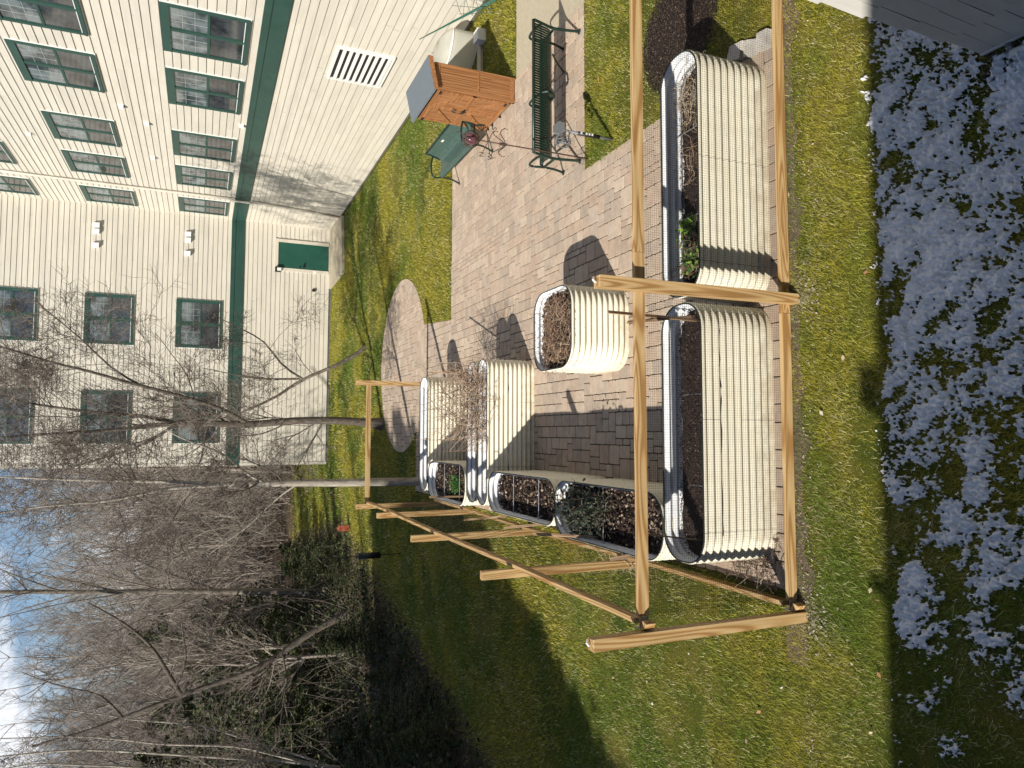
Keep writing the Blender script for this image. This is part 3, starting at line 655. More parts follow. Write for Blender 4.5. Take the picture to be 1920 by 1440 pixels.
# ------------------------------------------------------------------ benches
def bench(label, loc, rz, length, n_slat, sheet=False, mat_s=None):
    t = thing('park_bench', label, 'bench', loc, rz, 'green metal slatted park benches')
    prof = [(0.0,.705),(.012,.64),(.03,.56),(.052,.48),(.085,.425),(.14,.402),(.24,.405),(.34,.418),(.41,.425),(.445,.41),(.455,.375)]
    P_ = []
    for i in range(len(prof)-1):
        for k in range(3):
            f = k/3; P_.append((prof[i][0]*(1-f)+prof[i+1][0]*f, prof[i][1]*(1-f)+prof[i+1][1]*f))
    P_.append(prof[-1]); P_ = np.array(P_); kk = len(P_)
    tg = np.gradient(P_, axis=0); tg /= np.linalg.norm(tg, axis=1, keepdims=True); nn = np.c_[-tg[:,1], tg[:,0]]
    mb = MB(); pitch = (length-.06)/n_slat; wd = pitch*(.79 if not sheet else .84)
    for i in range(n_slat):
        x0 = .03+i*pitch; x1 = x0+wd; V = []
        for j in range(kk):
            for (xx, s) in ((x0,0),(x1,0),(x1,.005),(x0,.005)): V.append((xx, P_[j,0]+nn[j,0]*s, P_[j,1]+nn[j,1]*s))
        F = [(4*j+a, 4*j+(a+1)%4, 4*j+4+(a+1)%4, 4*j+4+a) for j in range(kk-1) for a in range(4)]
        mb.add(V, F)
    if sheet:
        for fz in (3,9,16,22,27):
            mb.box((.03,P_[fz,0]-.003,P_[fz,1]-.012),(length-.03,P_[fz,0]+.003,P_[fz,1]+.012))
    else:
        for (yy,zz) in ((.10,.412),(.33,.41),(.022,.60)):
            mb.box((.03,yy-.012,zz-.008),(length-.03,yy+.012,zz-.002))
    mb.build('slats', mat_s or M['bench'], t)
    mb = MB(); mb.tube([(0,0,.712),(length,0,.712)], .021, 10); mb.build('top_rail', M['bench'], t, True)
    mb = MB(); mb.tube([(0.02,.45,.37),(length-.02,.45,.37)], .014, 8); mb.build('front_rail', M['bench'], t, True)
    def curve(pts, n=5):
        p = np.array(pts, float); o_ = []
        for i in range(len(p)-1):
            p0, p1, p2, p3 = p[max(i-1,0)], p[i], p[i+1], p[min(i+2,len(p)-1)]
            for k in range(n):
                u = k/n; o_.append(.5*((2*p1)+(-p0+p2)*u+(2*p0-5*p1+4*p2-p3)*u*u+(-p0+3*p1-3*p2+p3)*u**3))
        o_.append(p[-1]); return o_
    for x in (0.0, length):
        fr = MB(); fr.tube(curve([(x,0,.70),(x,.045,.54),(x,.085,.38),(x,.06,.20),(x,.02,.03)]), .019, 8)
        fr.tube(curve([(x,.03,.57),(x,.2,.60),(x,.40,.585),(x,.455,.51),(x,.43,.38),(x,.44,.2),(x,.50,.03)]), .017, 8)
        fr.tube([(x,.07,.36),(x,.43,.36)], .016, 8)
        for y in (.02,.50): fr.tube([(x,y,0),(x,y,.022)], .04, 10)
        fr.build('end_frame', M['bench'], t, True)
    if not sheet:
        x = length*.47; fr = MB(); fr.tube(curve([(x,.035,.58),(x,-.03,.50),(x,.03,.40),(x,.10,.375),(x,.3,.37)]), .02, 8); fr.tube(curve([(x,.03,.57),(x,.2,.60),(x,.40,.585),(x,.455,.50),(x,.44,.4)]), .015, 8); fr.build('centre_arm', M['bench'], t, True)
        x = length*.80; fr = MB(); fr.tube(curve([(x,.1,.38),(x,.3,.2),(x,.46,.03)]), .014, 8); fr.build('leg', M['bench'], t, True)
    return t
bench('dark green slatted metal bench seen from behind, on the paving edge in open sun', (3.66,8.40,0), 0, 1.80, 52)
M['mesh_green'] = noisy('coated_mesh', [(0.3,(0.05,0.09,0.075)),(0.7,(0.08,0.13,0.11))], 20, 3, 0.4)
b2 = bench('grey-green perforated bench turned sideways beside the wooden storage shed', (5.46,11.62,0), R(90), 1.79, 58, True, M['mesh_green'])
mb = MB(); mb.box((.95,.031,.60),(1.05,.036,.64)); mb.build('notice_plate', M['white'], b2)

# ------------------------------------------------------------------ storage shed
def shed():
    t = thing('storage_shed', 'small orange-brown wooden tool shed with double doors and grey-blue felt roof', 'shed', (5.42,10.63,0))
    D, W, H = .40, 1.20, 1.36     # depth x, width y
    def bx(a, b, mb): mb.box(a, b)
    for name, ax in (('side_panel', 0), ('side_panel', W-.018)):
        mb = MB()
        for i in range(9):
            x0 = .022+i*(D-.044)/9; mb.box((x0+.003, ax, .05), (x0+(D-.044)/9-.003, ax+.016, H+.05*(x0/D)))
        mb.box((.022, ax+.016 if ax == 0 else ax-.004, .05), (D-.022, ax+.02 if ax == 0 else ax, H)); mb.build(name, M['shed_z'], t)
    mb = MB(); mb.box((D-.015,.02,.05),(D,W-.02,H+.04)); mb.build('back_panel', M['shed_z'], t)
    for (x, y) in ((0,0),(D-.03,0),(0,W-.03),(D-.03,W-.03)):
        mb = MB(); mb.box((x-.004,y-.006,.0),(x+.034,y+.036,H+.03*(x/D))); mb.build('corner_post', M['shed_z'], t)
    for za, zb in ((.64,.68),(.03,.10),(H-.06,H)):
        mb = MB(); mb.box((.03,-.009,za),(D-.03,-.001,zb)); mb.build('cross_trim', M['shed_trim'], t)
    for k in range(2):
        y0 = .037 + k*((W-.074)/2)+.002; y1 = y0+(W-.074)/2-.004
        mb = MB()
        for i in range(5):
            a_ = y0+(y1-y0)*i/5; mb.box((-.012, a_+.003, .09), (.002, a_+(y1-y0)/5-.003, H-.05))
        d = mb.build('door', M['shed_z'], t)
        mb = MB()
        for z in (.09, .66, H-.13): mb.box((-.034,y0,z),(-.0125,y1,z+.075))
        for ya in (y0, y1-.06): mb.box((-.032,ya,.17),(-.0125,ya+.06,H-.135))
        p = (y0+.03, y1-.03) if k == 0 else (y1-.03, y0+.03)
        mb.beam((-.022,p[0],.2),(-.022,p[1],.62),.07,.018,up=(1,0,0)); mb.beam((-.022,p[0],.78),(-.022,p[1],H-.16),.07,.018,up=(1,0,0))
        mb.build('brace', M['shed_trim'], d)
        hy = y0 if k == 0 else y1-.09
        for z in (.13, H-.12): 
            h_ = MB(); h_.box((-.040,hy,z),(-.0345,hy+.10,z+.04)); h_.build('hinge', M['black'], d)
        hy = y1-.05 if k == 0 else y0+.03
        h_ = MB(); h_.tube([(-.03,hy,.70),(-.06,hy,.73),(-.065,hy,.80),(-.06,hy,.87),(-.03,hy,.90)], .009, 6); h_.build('handle', M['black'], d)
    mb = MB(); mb.box((-.044,W/2-.09,.685),(-.0345,W/2+.06,.72)); mb.tube([(-.04,W/2-.02,.70),(-.045,W/2,.66),(-.04,W/2+.02,.70)], .006, 6); mb.build('latch', M['black'], t)
    mb = MB()
    V = [(-.07,-.06,H+.015),(D+.05,-.06,H+.125),(D+.05,W+.07,H+.125),(-.07,W+.07,H+.015)]
    V += [(x,y,z+.03) for x,y,z in V]
    mb.add(V, [(3,2,1,0),(4,5,6,7),(0,1,5,4),(1,2,6,5),(2,3,7,6),(3,0,4,7)]); r_ = mb.build('roof', M['shed_roof'], t)
    mb = MB(); mb.add([(-.065,-.078,H-.02),(D+.05,-.078,H+.08),(D+.05,-.061,H+.08),(-.065,-.061,H-.02),(-.065,-.078,H+.04),(D+.05,-.078,H+.15),(D+.05,-.061,H+.15),(-.065,-.061,H+.04)], [(3,2,1,0),(4,5,6,7),(0,1,5,4),(1,2,6,5),(2,3,7,6),(3,0,4,7)])
    mb.build('fascia', M['shed_trim'], r_)
    for y in (.02, W/2, W-.04):
        mb = MB(); mb.box((-.01,y,-.0),(.03,y+.03,.05)); mb.build('foot', M['black'], t)
shed()

# ------------------------------------------------------------------ weather vane ornament, lamp, window well cover, stakes
def letter(ch, loc, size, rot, material, parent):
    cu = bpy.data.curves.new('letter', 'FONT'); cu.body = ch; cu.size = size; cu.extrude = .003; cu.align_x = 'CENTER'; cu.align_y = 'CENTER'
    tmp = bpy.data.objects.new('tmp', cu); COL.objects.link(tmp); bpy.context.view_layer.update()
    me = bpy.data.meshes.new_from_object(tmp.evaluated_get(bpy.context.evaluated_depsgraph_get())); bpy.data.objects.remove(tmp)
    me.materials.clear(); me.materials.append(material); o = bpy.data.objects.new('letter', me); COL.objects.link(o); o.parent = parent
    o.location = loc; o.rotation_euler = rot; return o
def vane():
    t = thing('weather_vane', 'tall thin brown iron weather vane with glass globe and compass letters by the slatted bench', 'weather vane', (3.62,8.22,0))
    mb = MB(); mb.tube([(0,0,0),(0,0,1.62)], .009, 8); mb.build('rod', M['iron'], t, True)
    for a in (0, math.pi/2, math.pi, 1.5*math.pi):
        c, s = math.cos(a+.5), math.sin(a+.5); mb = MB()
        mb.tube([(c*r, s*r, z) for r, z in ((.0,1.20),(.05,1.21),(.10,1.26),(.15,1.31),(.20,1.31),(.235,1.28),(.225,1.24))], .006, 6); mb.build('scroll', M['iron'], t, True)
    mb = MB(); mb.tube([(0,0,1.17),(0,0,1.26)], .02, 8); mb.build('collar', M['iron'], t)
    for a, ch in ((.35,'E'),(.35+math.pi/2,'N'),(.35+math.pi,'W'),(.35+1.5*math.pi,'S')):
        c, s = math.cos(a), math.sin(a); mb = MB(); mb.tube([(0,0,1.42),(c*.19,s*.19,1.42)], .005, 6); arm = mb.build('compass_arm', M['iron'], t)
        letter(ch, (c*.235, s*.235, 1.42), .085, (R(90),0,0), M['iron'], arm)
    for k in range(5):
        mb = MB(); th = np.linspace(0, 2*math.pi, 25)[:-1]; mt = Euler((R(90), 0, k*math.pi/5)).to_matrix()
        mb.tube([tuple(mt @ Vector((.105*math.cos(a), .105*math.sin(a), 0)) + Vector((0,0,1.64))) for a in th], .005, 5, closed=True); mb.build('ring', M['iron'], t, True)
    mb = MB(); mb.sphere((0,0,1.64), .075, 18, 12); mb.build('globe', M['glassball'], t, True)
    d = Vector((-.5,-.86,.0)).normalized(); mb = MB(); a = Vector((.02,0,1.70))
    mb.tube([tuple(a-d*.26), tuple(a+d*.26)], .006, 6)
    mb.add([tuple(a+d*.33), tuple(a+d*.25+Vector((0,0,.035))), tuple(a+d*.26), tuple(a+d*.25-Vector((0,0,.035))), tuple(a+d*.33+Vector((.008,0,0))), tuple(a+d*.25+Vector((.008,0,.035))), tuple(a+d*.26+Vector((.008,0,0))), tuple(a+d*.25+Vector((.008,0,-.035)))], [(0,1,2,3),(7,6,5,4),(0,4,5,1),(1,5,6,2),(2,6,7,3),(3,7,4,0)])
    mb.add([tuple(a-d*.25), tuple(a-d*.34+Vector((0,0,.045))), tuple(a-d*.32), tuple(a-d*.34-Vector((0,0,.045))), tuple(a-d*.25+Vector((.008,0,0))), tuple(a-d*.34+Vector((.008,0,.045))), tuple(a-d*.32+Vector((.008,0,0))), tuple(a-d*.34+Vector((.008,0,-.045)))], [(0,1,2,3),(7,6,5,4),(0,4,5,1),(1,5,6,2),(2,6,7,3),(3,7,4,0)])
    mb.build('arrow', M['iron'], t); mb = MB(); mb.tube([(0,0,1.62),(0,0,1.71)], .006, 6); mb.build('pivot', M['iron'], t)
    for a in (2.2, 4.0, 5.6):
        mb = MB(); mb.tube([(0,0,.22),(math.cos(a)*.1,math.sin(a)*.1,.03)], .004, 5); mb.build('prong', M['iron'], t)
vane()
def lamp():
    t = thing('garden_lamp', 'grey solar garden lamp on a stake in the grass corner in front of the bench', 'lamp', (3.636,7.585,0))
    mb = MB(); mb.tube([(0,0,0),(0,0,.62)], .016, 10); mb.build('stake', M['grey_plastic'], t, True)
    mb = MB(); mb.tube([(0,0,.20),(0,0,.50)], .024, 12); mb.build('battery_sleeve', M['black'], t, True)
    mb = MB()
    for z in (.30,.34,.38,.45): mb.box((-.012,-.0275,z),(.012,-.0245,z+.022))
    mb.build('label_strip', M['white'], t)
    mt = Matrix.Translation((.03,.02,.74)) @ Euler((R(52),R(12),R(25))).to_matrix().to_4x4()
    hx = [(.115*math.cos(a), .085*math.sin(a)) for a in np.arange(6)*math.pi/3]
    mb = MB(); mb.add([mt @ Vector((x,y,z)) for z in (-.012,.012) for x,y in hx], [(5,4,3,2,1,0),(6,7,8,9,10,11)]+[(i,(i+1)%6,(i+1)%6+6,i+6) for i in range(6)]); mb.build('solar_panel', M['grey_plastic'], t)
    mb = MB(); mb.tube([(0,0,.58),(.01,.0,.66),(.03,.02,.73)], .012, 8); mb.build('neck', M['grey_plastic'], t, True)
    for k in range(4):
        mb = MB(); a = k*math.pi/4
        mb.tube([(-.13+.085*math.cos(th)*math.cos(a), .085*math.cos(th)*math.sin(a), .70+.10*math.sin(th)) for th in np.linspace(0,2*math.pi,17)[:-1]], .005, 5, closed=True); mb.build('cage_ring', M['grey_plastic'], t, True)
    mb = MB(); mb.sphere((-.13,0,.70), .03, 12, 8); mb.build('bulb', M['grey_plastic'], t, True)
    mb = MB(); mb.tube([(0,0,.60),(-.07,0,.63),(-.13,0,.62)], .006, 6); mb.build('arm', M['black'], t, True)
lamp()
def well_cover():
    t = thing('window_well_cover', 'cloudy translucent plastic half-dome cover leaning by the siding behind the shed', 'cover', (7.50,12.95,0), R(0))
    mb = MB(); nu, nv = 18, 10; V = []; F = []
    for j in range(nv+1):
        v = j/nv
        for i in range(nu+1):
            a = -math.pi/2 + math.pi*i/nu; rr = .50
            zz = .50*min(1, v*1.6); sh = 1.0 if v < .625 else math.cos((v-.625)/.375*math.pi/2)
            top = 0 if v < .625 else .14*math.sin((v-.625)/.375*math.pi/2)
            V.append((-rr*math.cos(a)*sh*1.05, rr*math.sin(a)*sh*1.15, zz+top))
    for j in range(nv):
        for i in range(nu): F.append((j*(nu+1)+i, j*(nu+1)+i+1, (j+1)*(nu+1)+i+1, (j+1)*(nu+1)+i))
    mb.add(V, F); o = mb.build('dome', M['cloudy'], t, True)
    md = o.modifiers.new('s', 'SOLIDIFY'); md.thickness = .006
    def arc(z, rad, name):
        mb = MB(); mb.tube([(-.525*math.cos(a), .58*math.sin(a), z) for a in np.linspace(-math.pi/2, math.pi/2, 20)], rad, 6); mb.build(name, M['white'], t, True)
    arc(.50, .014, 'rim'); arc(.02, .012, 'base_flange')
well_cover()
mb = MB(); mb.box((-.11,-.11,0),(.11,.11,.17)); o = mb.build('junction_box', M['white']); o.location = (7.28,12.1,.0); tag(o, 'small white box on the grass against the cloudy plastic dome', 'box')
mb = MB(); mb.box((-.45,-.09,0),(.45,.09,.05)); o = mb.build('splash_block', M['concrete']); o.location = (6.85,12.25,0); tag(o, 'narrow concrete block strip on the grass in the shed shadow', 'splash block')
for k in range(4):
    mb = MB(); p = Vector((7.62,11.3+.05*k,.02)); q = Vector((7.72,13.2+.06*k,.78+.03*k)); mb.tube([tuple(p), tuple(q)], .009, 6); 
    o = mb.build('plant_stake', mat('green_plastic_stake', (0.02,0.11,0.07), .5), smooth=True); tag(o, 'long green plastic plant stake leaning in a bundle over the cloudy dome', 'stake', 'green plant stakes leaning by the dome')
def wire_cage():
    t = thing('tomato_cage', 'tangled green wire plant cage on the grass at the foot of the siding', 'plant cage', (7.55,11.45,0))
    for k in range(4):
        mb = MB(); r_ = .16+.05*k; z = .12+.17*k
        mb.tube([(r_*math.cos(a), r_*math.sin(a), z+.05*math.sin(2*a)) for a in np.linspace(0,2*math.pi,21)[:-1]], .0045, 5, closed=True); mb.build('hoop', M['mesh_green'], t)
    for a in (0,1.57,3.14,4.71):
        mb = MB(); mb.tube([(.14*math.cos(a),.14*math.sin(a),0),(.34*math.cos(a),.34*math.sin(a),.72)], .0045, 5); mb.build('leg', M['mesh_green'], t)
wire_cage()
# flagstones at the end of the front bed
FS = [((3.44,5.02),(3.60,5.00),(3.66,5.14),(3.50,5.20)), ((3.50,5.22),(3.67,5.17),(3.70,5.36),(3.55,5.42)), ((3.40,5.24),(3.48,5.22),(3.52,5.42),(3.42,5.46)), ((3.44,4.84),(3.60,4.83),(3.62,4.97),(3.45,4.98))]
for k, q in enumerate(FS):
    mb = MB(); z = .05 + .012*k; n = 4
    cx_, cy_ = sum(p[0] for p in q)/4, sum(p[1] for p in q)/4
    top = [(cx_+(x-cx_)*.9, cy_+(y-cy_)*.9, z) for x, y in q]; bot = [(x, y, 0) for x, y in q]
    mb.add(top+bot, [(0,1,2,3)]+[(i+4,(i+1)%4+4,(i+1)%4,i) for i in range(4)])
    o = mb.build('flagstone', noisy('pale_flagstone', [(0.3,(0.42,0.38,0.33)),(0.7,(0.72,0.68,0.62))], 8, 7, .85, .5, 60)); tag(o, 'pale whitish broken flagstone lying against the far end of the front bed', 'stone', 'pale flagstones at the end of the front bed')
# bird feeder pole with black baffle, and red box
t = thing('feeder_pole', 'thin dark pole carrying a long black cylinder, on the lawn before the wood', 'bird feeder', (-2.94,17.7,0))
mb = MB(); mb.tube([(0,0,0),(0,0,1.95)], .010, 8); mb.build('pole', M['black'], t); mb = MB(); mb.tube([(0,0,.52),(0,0,1.04)], .075, 16); mb.build('baffle', M['black'], t, True)
mb = MB(); mb.tube([(0,0,1.95),(.08,0,2.02),(.16,0,1.95)], .007, 6); mb.build('hook', M['black'], t)
t = thing('nest_box', 'small weathered red and orange box at the edge of the dark wood', 'nest box', (-3.1,24.4,0))
M['red'] = noisy('faded_red_paint', [(0.35,(0.22,0.03,0.015)),(0.65,(0.40,0.15,0.08))], 9, 5, .6)
mb = MB(); mb.box((-.09,-.08,.02),(.09,.08,.34)); mb.build('box', M['red'], t)
mb = MB(); mb.add([(-.11,-.10,.34),(.11,-.10,.34),(.11,.10,.34),(-.11,.10,.34),(0,-.10,.43),(0,.10,.43)], [(3,2,1,0),(0,1,4),(2,3,5),(1,2,5,4),(3,0,4,5)]); mb.build('roof', M['red'], t)

# ------------------------------------------------------------------ plants in and round the beds
def stems(label, name, c, size, n, ln, pal, r=.0022, up=.5, cat='dried plant', droop=.6, leaves=0, lpal=None, lsize=.03):
    t = thing(name, label, cat, c); mb = MB()
    for i in range(n):
        p = np.array([random.uniform(-size[0],size[0]), random.uniform(-size[1],size[1]), random.uniform(-.02,size[2]*.5)])
        d = np.array([random.gauss(0,1), random.gauss(0,1), abs(random.gauss(up,.5))]); d /= np.linalg.norm(d); L_ = ln*random.uniform(.4,1.3); pts = [p.copy()]
        k = 7
        for s in range(k):
            d = d + np.array([random.gauss(0,.28), random.gauss(0,.28), random.gauss(-droop*.2,.2)]); d /= np.linalg.norm(d)
            p = p + d*L_/k; p[2] = max(p[2], -.03)
            p[0] = np.clip(p[0], -size[0]*1.25, size[0]*1.25); p[1] = np.clip(p[1], -size[1]*1.25, size[1]*1.25); pts.append(p.copy())
        col = np.array(random.choice(pal))*random.uniform(.7,1.25); mb.tube(pts, np.linspace(r*random.uniform(.8,1.6), r*.5, k+1), 4, col=tuple(col), cap=False)
    mb.build('stems', M['straw'], t)
    if leaves:
        P0 = np.stack([rng.normal(0,size[0]*.55,leaves), rng.normal(0,size[1]*.55,leaves), rng.uniform(0,size[2],leaves)],1)
        q = quads(P0, lsize, pick(lpal, leaves), flat=.2, aspect=2.0); raw_mesh('leaves', q[0], q[1], M['leaf'], q[2], parent=t)
    return t
DRY = [(0.22,0.14,0.09),(0.32,0.22,0.15),(0.13,0.08,0.055),(0.42,0.31,0.22),(0.18,0.11,0.075)]
stems('thick heap of brown dried stems filling the square bed', 'dried_plant', (1.22,7.72,.68), (.40,.36,.14), 480, .30, DRY, .0028, up=.3)
stems('sprawling tangle of bare brown vines spilling over the pair of touching beds', 'dried_vine', (.42,10.32,.62), (.55,.36,.36), 360, .72, [(0.32,0.22,0.15),(0.42,0.31,0.22),(0.2,0.13,0.09),(0.5,0.4,0.3)], .0036, up=1.1, droop=.5)
stems('loose bare twigs arching over the gap toward the farthest bed', 'dried_vine', (.5,11.0,.70), (.48,.45,.35), 130, 1.0, [(0.35,0.25,0.17),(0.2,0.13,0.09),(0.45,0.35,0.26)], .0038, up=1.0, droop=.35)
stems('dry pale straw clump at the far end of the front bed nearest the shingled wall', 'dried_plant', (3.02,5.2,.60), (.26,.17,.05), 150, .24, [(0.42,0.33,0.22),(0.3,0.22,0.14),(0.5,0.42,0.32)], .0022)
stems('dry brown stubble in the front bed next to the pale straw clump', 'dried_plant', (2.45,5.2,.58), (.18,.15,.04), 90, .18, DRY, .0020)
KALE = [(0.035,0.05,0.035),(0.06,0.075,0.05),(0.02,0.028,0.02),(0.12,0.14,0.09),(0.10,0.09,0.07)]
stems('frost-bitten dark grey-green leafy plant in a side bed', 'leafy_plant', (-.82,7.02,.66), (.20,.38,.24), 160, .3, [(0.06,0.06,0.045),(0.12,0.11,0.08),(0.2,0.18,0.13)], .004, up=.9, cat='plant', leaves=520, lpal=KALE, lsize=.035)
GRN = [(0.06,0.16,0.03),(0.10,0.24,0.04),(0.04,0.10,0.03)]
stems('bright green feathery tuft growing in a leaf-filled side bed', 'leafy_plant', (-.83,11.55,.62), (.11,.12,.14), 60, .2, GRN, .003, up=1.2, cat='plant', leaves=260, lpal=GRN, lsize=.02)
stems('low green plant with red-tinged leaves by the central fence post in the front bed', 'leafy_plant', (1.55,5.24,.60), (.14,.13,.10), 60, .2, [(0.07,0.13,0.04),(0.25,0.2,0.13),(0.2,0.10,0.06)], .0032, up=.9, cat='plant', leaves=90, lpal=[(0.07,0.16,0.04),(0.13,0.24,0.06),(0.22,0.33,0.06),(0.06,0.10,0.03),(0.3,0.2,0.14)], lsize=.036)
stems('small green plant with yellow-green leaf in the middle of the front bed', 'leafy_plant', (1.86,5.26,.60), (.09,.11,.10), 24, .16, [(0.07,0.13,0.04),(0.2,0.15,0.1)], .003, up=.9, cat='plant', leaves=40, lpal=[(0.09,0.2,0.05),(0.25,0.4,0.05)], lsize=.045)
stems('bit of dried vine and green leaf at the fence end of the touching beds', 'leafy_plant', (-.66,10.3,.58), (.2,.25,.08), 60, .22, DRY, .0025, cat='plant', leaves=40, lpal=GRN+[(0.3,0.25,0.1)], lsize=.02)
stems('clump of dead leaves and dry stalks on the grass at the fence corner', 'dried_plant', (-1.12,5.15,.0), (.22,.30,.08), 180, .22, [(0.35,0.25,0.2),(0.22,0.15,0.11),(0.45,0.36,0.3),(0.1,0.07,0.05)], .0028, leaves=150, lpal=[(0.35,0.22,0.17),(0.22,0.15,0.1),(0.07,0.12,0.04)], lsize=.022)
stems('spray of dry straw leaning out through the side fence by the bottom rail', 'dried_plant', (-1.42,7.3,.05), (.16,.45,.14), 80, .45, [(0.5,0.42,0.28),(0.4,0.33,0.22)], .0022, up=.4)

# ------------------------------------------------------------------ long building
def building():
    t = thing('building', 'large cream lap-sided building with green trim and green-framed windows', 'building', (8.1,29.05,0), R(-.6))
    EX = .165; HT = 12.54
    def wall(name, ax, L0, L1, zlo, zhi):
        # ax 'x': plane x=0 facing -x running along y; 'y': plane y=0 facing -y along x; 'e': plane x=L facing -x
        V = []; F = []; k = int(round((zhi-zlo)/EX)); ex = (zhi-zlo)/k
        for i in range(k):
            z0, z1 = zlo+i*ex, zlo+(i+1)*ex; b = len(V)
            for (o_, z) in ((.004,z0),(.023,z0),(.004,z1)):
                for l in (L0, L1):
                    V.append((-o_, l, z) if ax == 'x' else (l, -o_, z) if ax == 'y' else (ax-o_, l, z))
            F += [(b,b+1,b+3,b+2),(b+2,b+3,b+5,b+4)]
        mb = MB(); mb.add(V, F); return mb
    q = wall('w','x',-27,0,.06,3.30)
    q.build('side_wall', M['siding'], t); wall('w','x',-27,0,3.72,HT).build('side_wall', M['siding'], t)
    wall('w','y',-9.25,-.02,.10,3.30).build('back_wall', M['siding'], t); wall('w','y',-9.25,-.02,3.72,HT).build('back_wall', M['siding'], t)
    wall('w',-9.27,0.0,12,.10,HT).build('end_wall', M['siding'], t)
    # scattered butt joints of the boards
    mb = MB()
    for i in range(260):
        k_ = random.randint(1,74); z = .06+EX*k_
        if 3.0 < z < 3.8: continue
        la, lb = .024, .0055
        if random.random() < .65: l = random.uniform(-17,-1); f_ = lambda d, a, zz: (-d, a, zz)
        else: l = random.uniform(-9,-.3); f_ = lambda d, a, zz: (a, -d, zz)
        mb.add([f_(la,l,z+.006), f_(la,l+.005,z+.006), f_(lb,l+.005,z+EX-.01), f_(lb,l,z+EX-.01)], [(0,1,2,3)])
    mb.build('board_joints', M['foundation'], t)['kind'] = 'stuff'
    mb = MB(); mb.box((-.0,-27,-.1),(.3,0,.06)); mb.box((-9.24,.0,-.1),(0,.3,.10)); mb.build('foundation', M['foundation'], t)
    mb = MB(); mb.box((-9.2,.02,HT),(16,12,HT+.35)); mb.box((.02,-27,HT),(16,.02,HT+.35)); mb.build('roof', M['roofing'], t)
    mb = MB(); mb.box((-.045,-27,3.27),(-.003,-.04,3.60)); mb.box((-.062,-27,3.60),(-.003,-.06,3.74)); mb.build('trim_band', M['green'], t)
    mb = MB(); mb.box((-9.28,-.045,3.27),(-.046,-.003,3.60)); mb.box((-9.28,-.062,3.60),(-.062,-.003,3.74)); mb.build('trim_band', M['green'], t)
    mb = MB(); mb.box((-.035,-.035,.06),(-.002,-.002,3.265)); mb.box((-.035,-.035,3.745),(-.002,-.002,HT)); mb.build('corner_trim', M['siding'], t)
    mb = MB(); mb.box((-9.30,-.03,.06),(-9.20,.10,3.265)); mb.box((-9.30,-.03,3.745),(-9.20,.10,HT)); mb.build('corner_trim', M['siding'], t)
    # windows; drawn in a frame where u runs along the wall, v up, d outwards
    def put(mp_, a, b, mb):   # box in (u,d,v)
        (u0,d0,v0), (u1,d1,v1) = a, b; d0 += .014 if d0 > .01 else 0; d1 += .014; p = mp_(u0,d0,v0); q = mp_(u1,d1,v1)
        mb.box([min(x,y) for x,y in zip(p,q)], [max(x,y) for x,y in zip(p,q)])
    def window(mp_, u0, u1, v0, v1, lab):
        mb = MB(); s = .085; hd = .16
        put(mp_, (u0,.004,v1-hd),(u1,.050,v1), mb); put(mp_, (u0,.004,v0+.05),(u0+s,.045,v1-hd), mb); put(mp_, (u1-s,.004,v0+.05),(u1,.045,v1-hd), mb); put(mp_, (u0,.004,v0),(u1,.055,v0+.05), mb)
        um = (u0+u1)/2; put(mp_, (um-.045,.004,v0+.05),(um+.045,.040,v1-hd), mb)
        wv = mb.build('window', M['green'], t)
        ft = MB(); put(mp_, (u0-.018,.003,v0-.022),(u1+.018,.03,v0-.001), ft); put(mp_, (u0-.018,.003,v0),(u0-.001,.022,v1), ft); put(mp_, (u1+.001,.003,v0),(u1+.018,.022,v1), ft); ft.build('outer_trim', M['white'], wv)
        va, vb = v0+.05, v1-hd; vm = (va+vb)/2+.0
        for (a, b) in ((u0+s, um-.045),(um+.045, u1-s)):
            sh = MB(); put(mp_, (a,.021,vm-.025),(b,.036,vm+.025), sh); 
            for ua in (a, b-.028): put(mp_, (ua,.021,va),(ua+.028,.034,vm-.025), sh); put(mp_, (ua,.021,vm+.025),(ua+.028,.032,vb), sh)
            put(mp_, (a+.028,.021,va),(b-.028,.034,va+.03), sh); sh.build('sash', M['green'], wv)
            g1 = MB(); put(mp_, (a+.028,.0205,vm+.025),(b-.028,.0215,vb), g1); g1.build('pane', M['pane_top'], wv)
            g2 = MB(); put(mp_, (a+.028,.0205,va+.03),(b-.028,.0215,vm-.025), g2); g2.build('pane', M['pane_low'], wv)
            mu_ = MB()
            for k in (1,2): x = a+.028+(b-a-.056)*k/3; put(mp_, (x-.004,.0218,vm+.025),(x+.004,.026,vb), mu_)
            for k in (1,2): z = vm+.025+(vb-vm-.025)*k/3; put(mp_, (a+.028,.0218,z-.004),(b-.028,.0255,z+.004), mu_)
            mu_.build('muntins', M['muntin'], wv)
        sl_ = MB(); put(mp_, (u0+s,.036,va+.03),(u1-s,.040,va+.045), sl_); sl_.build('sill', M['white'], wv)
    SX = lambda u, d, v: (-d, u, v)
    BY = lambda u, d, v: (u, -d, v)
    for (a, b) in ((14.34,16.20),(17.03,18.90),(20.68,22.52),(23.46,25.28),(26.76,28.50),(11.0,12.8)):
        for (v0, v1) in ((3.935,5.53),(6.89,8.47),(9.87,11.42)): window(SX, a-29.05, b-29.05, v0, v1, '')
    for (a, b) in ((3.14,4.92),(-.36,1.48)):
        for (v0, v1) in ((4.0,5.56),(6.93,8.47),(9.87,11.42)): window(BY, a-8.1, b-8.1, v0, v1, '')
    # door with casing
    mb = MB(); d0, d1 = 6.40-8.1, 7.40-8.1
    put(BY, (d0-.12,.003,.12),(d0,.05,2.16), mb); put(BY, (d1,.003,.12),(d1+.12,.05,2.16), mb); put(BY, (d0,.003,2.04),(d1,.05,2.16), mb); dr = MB()
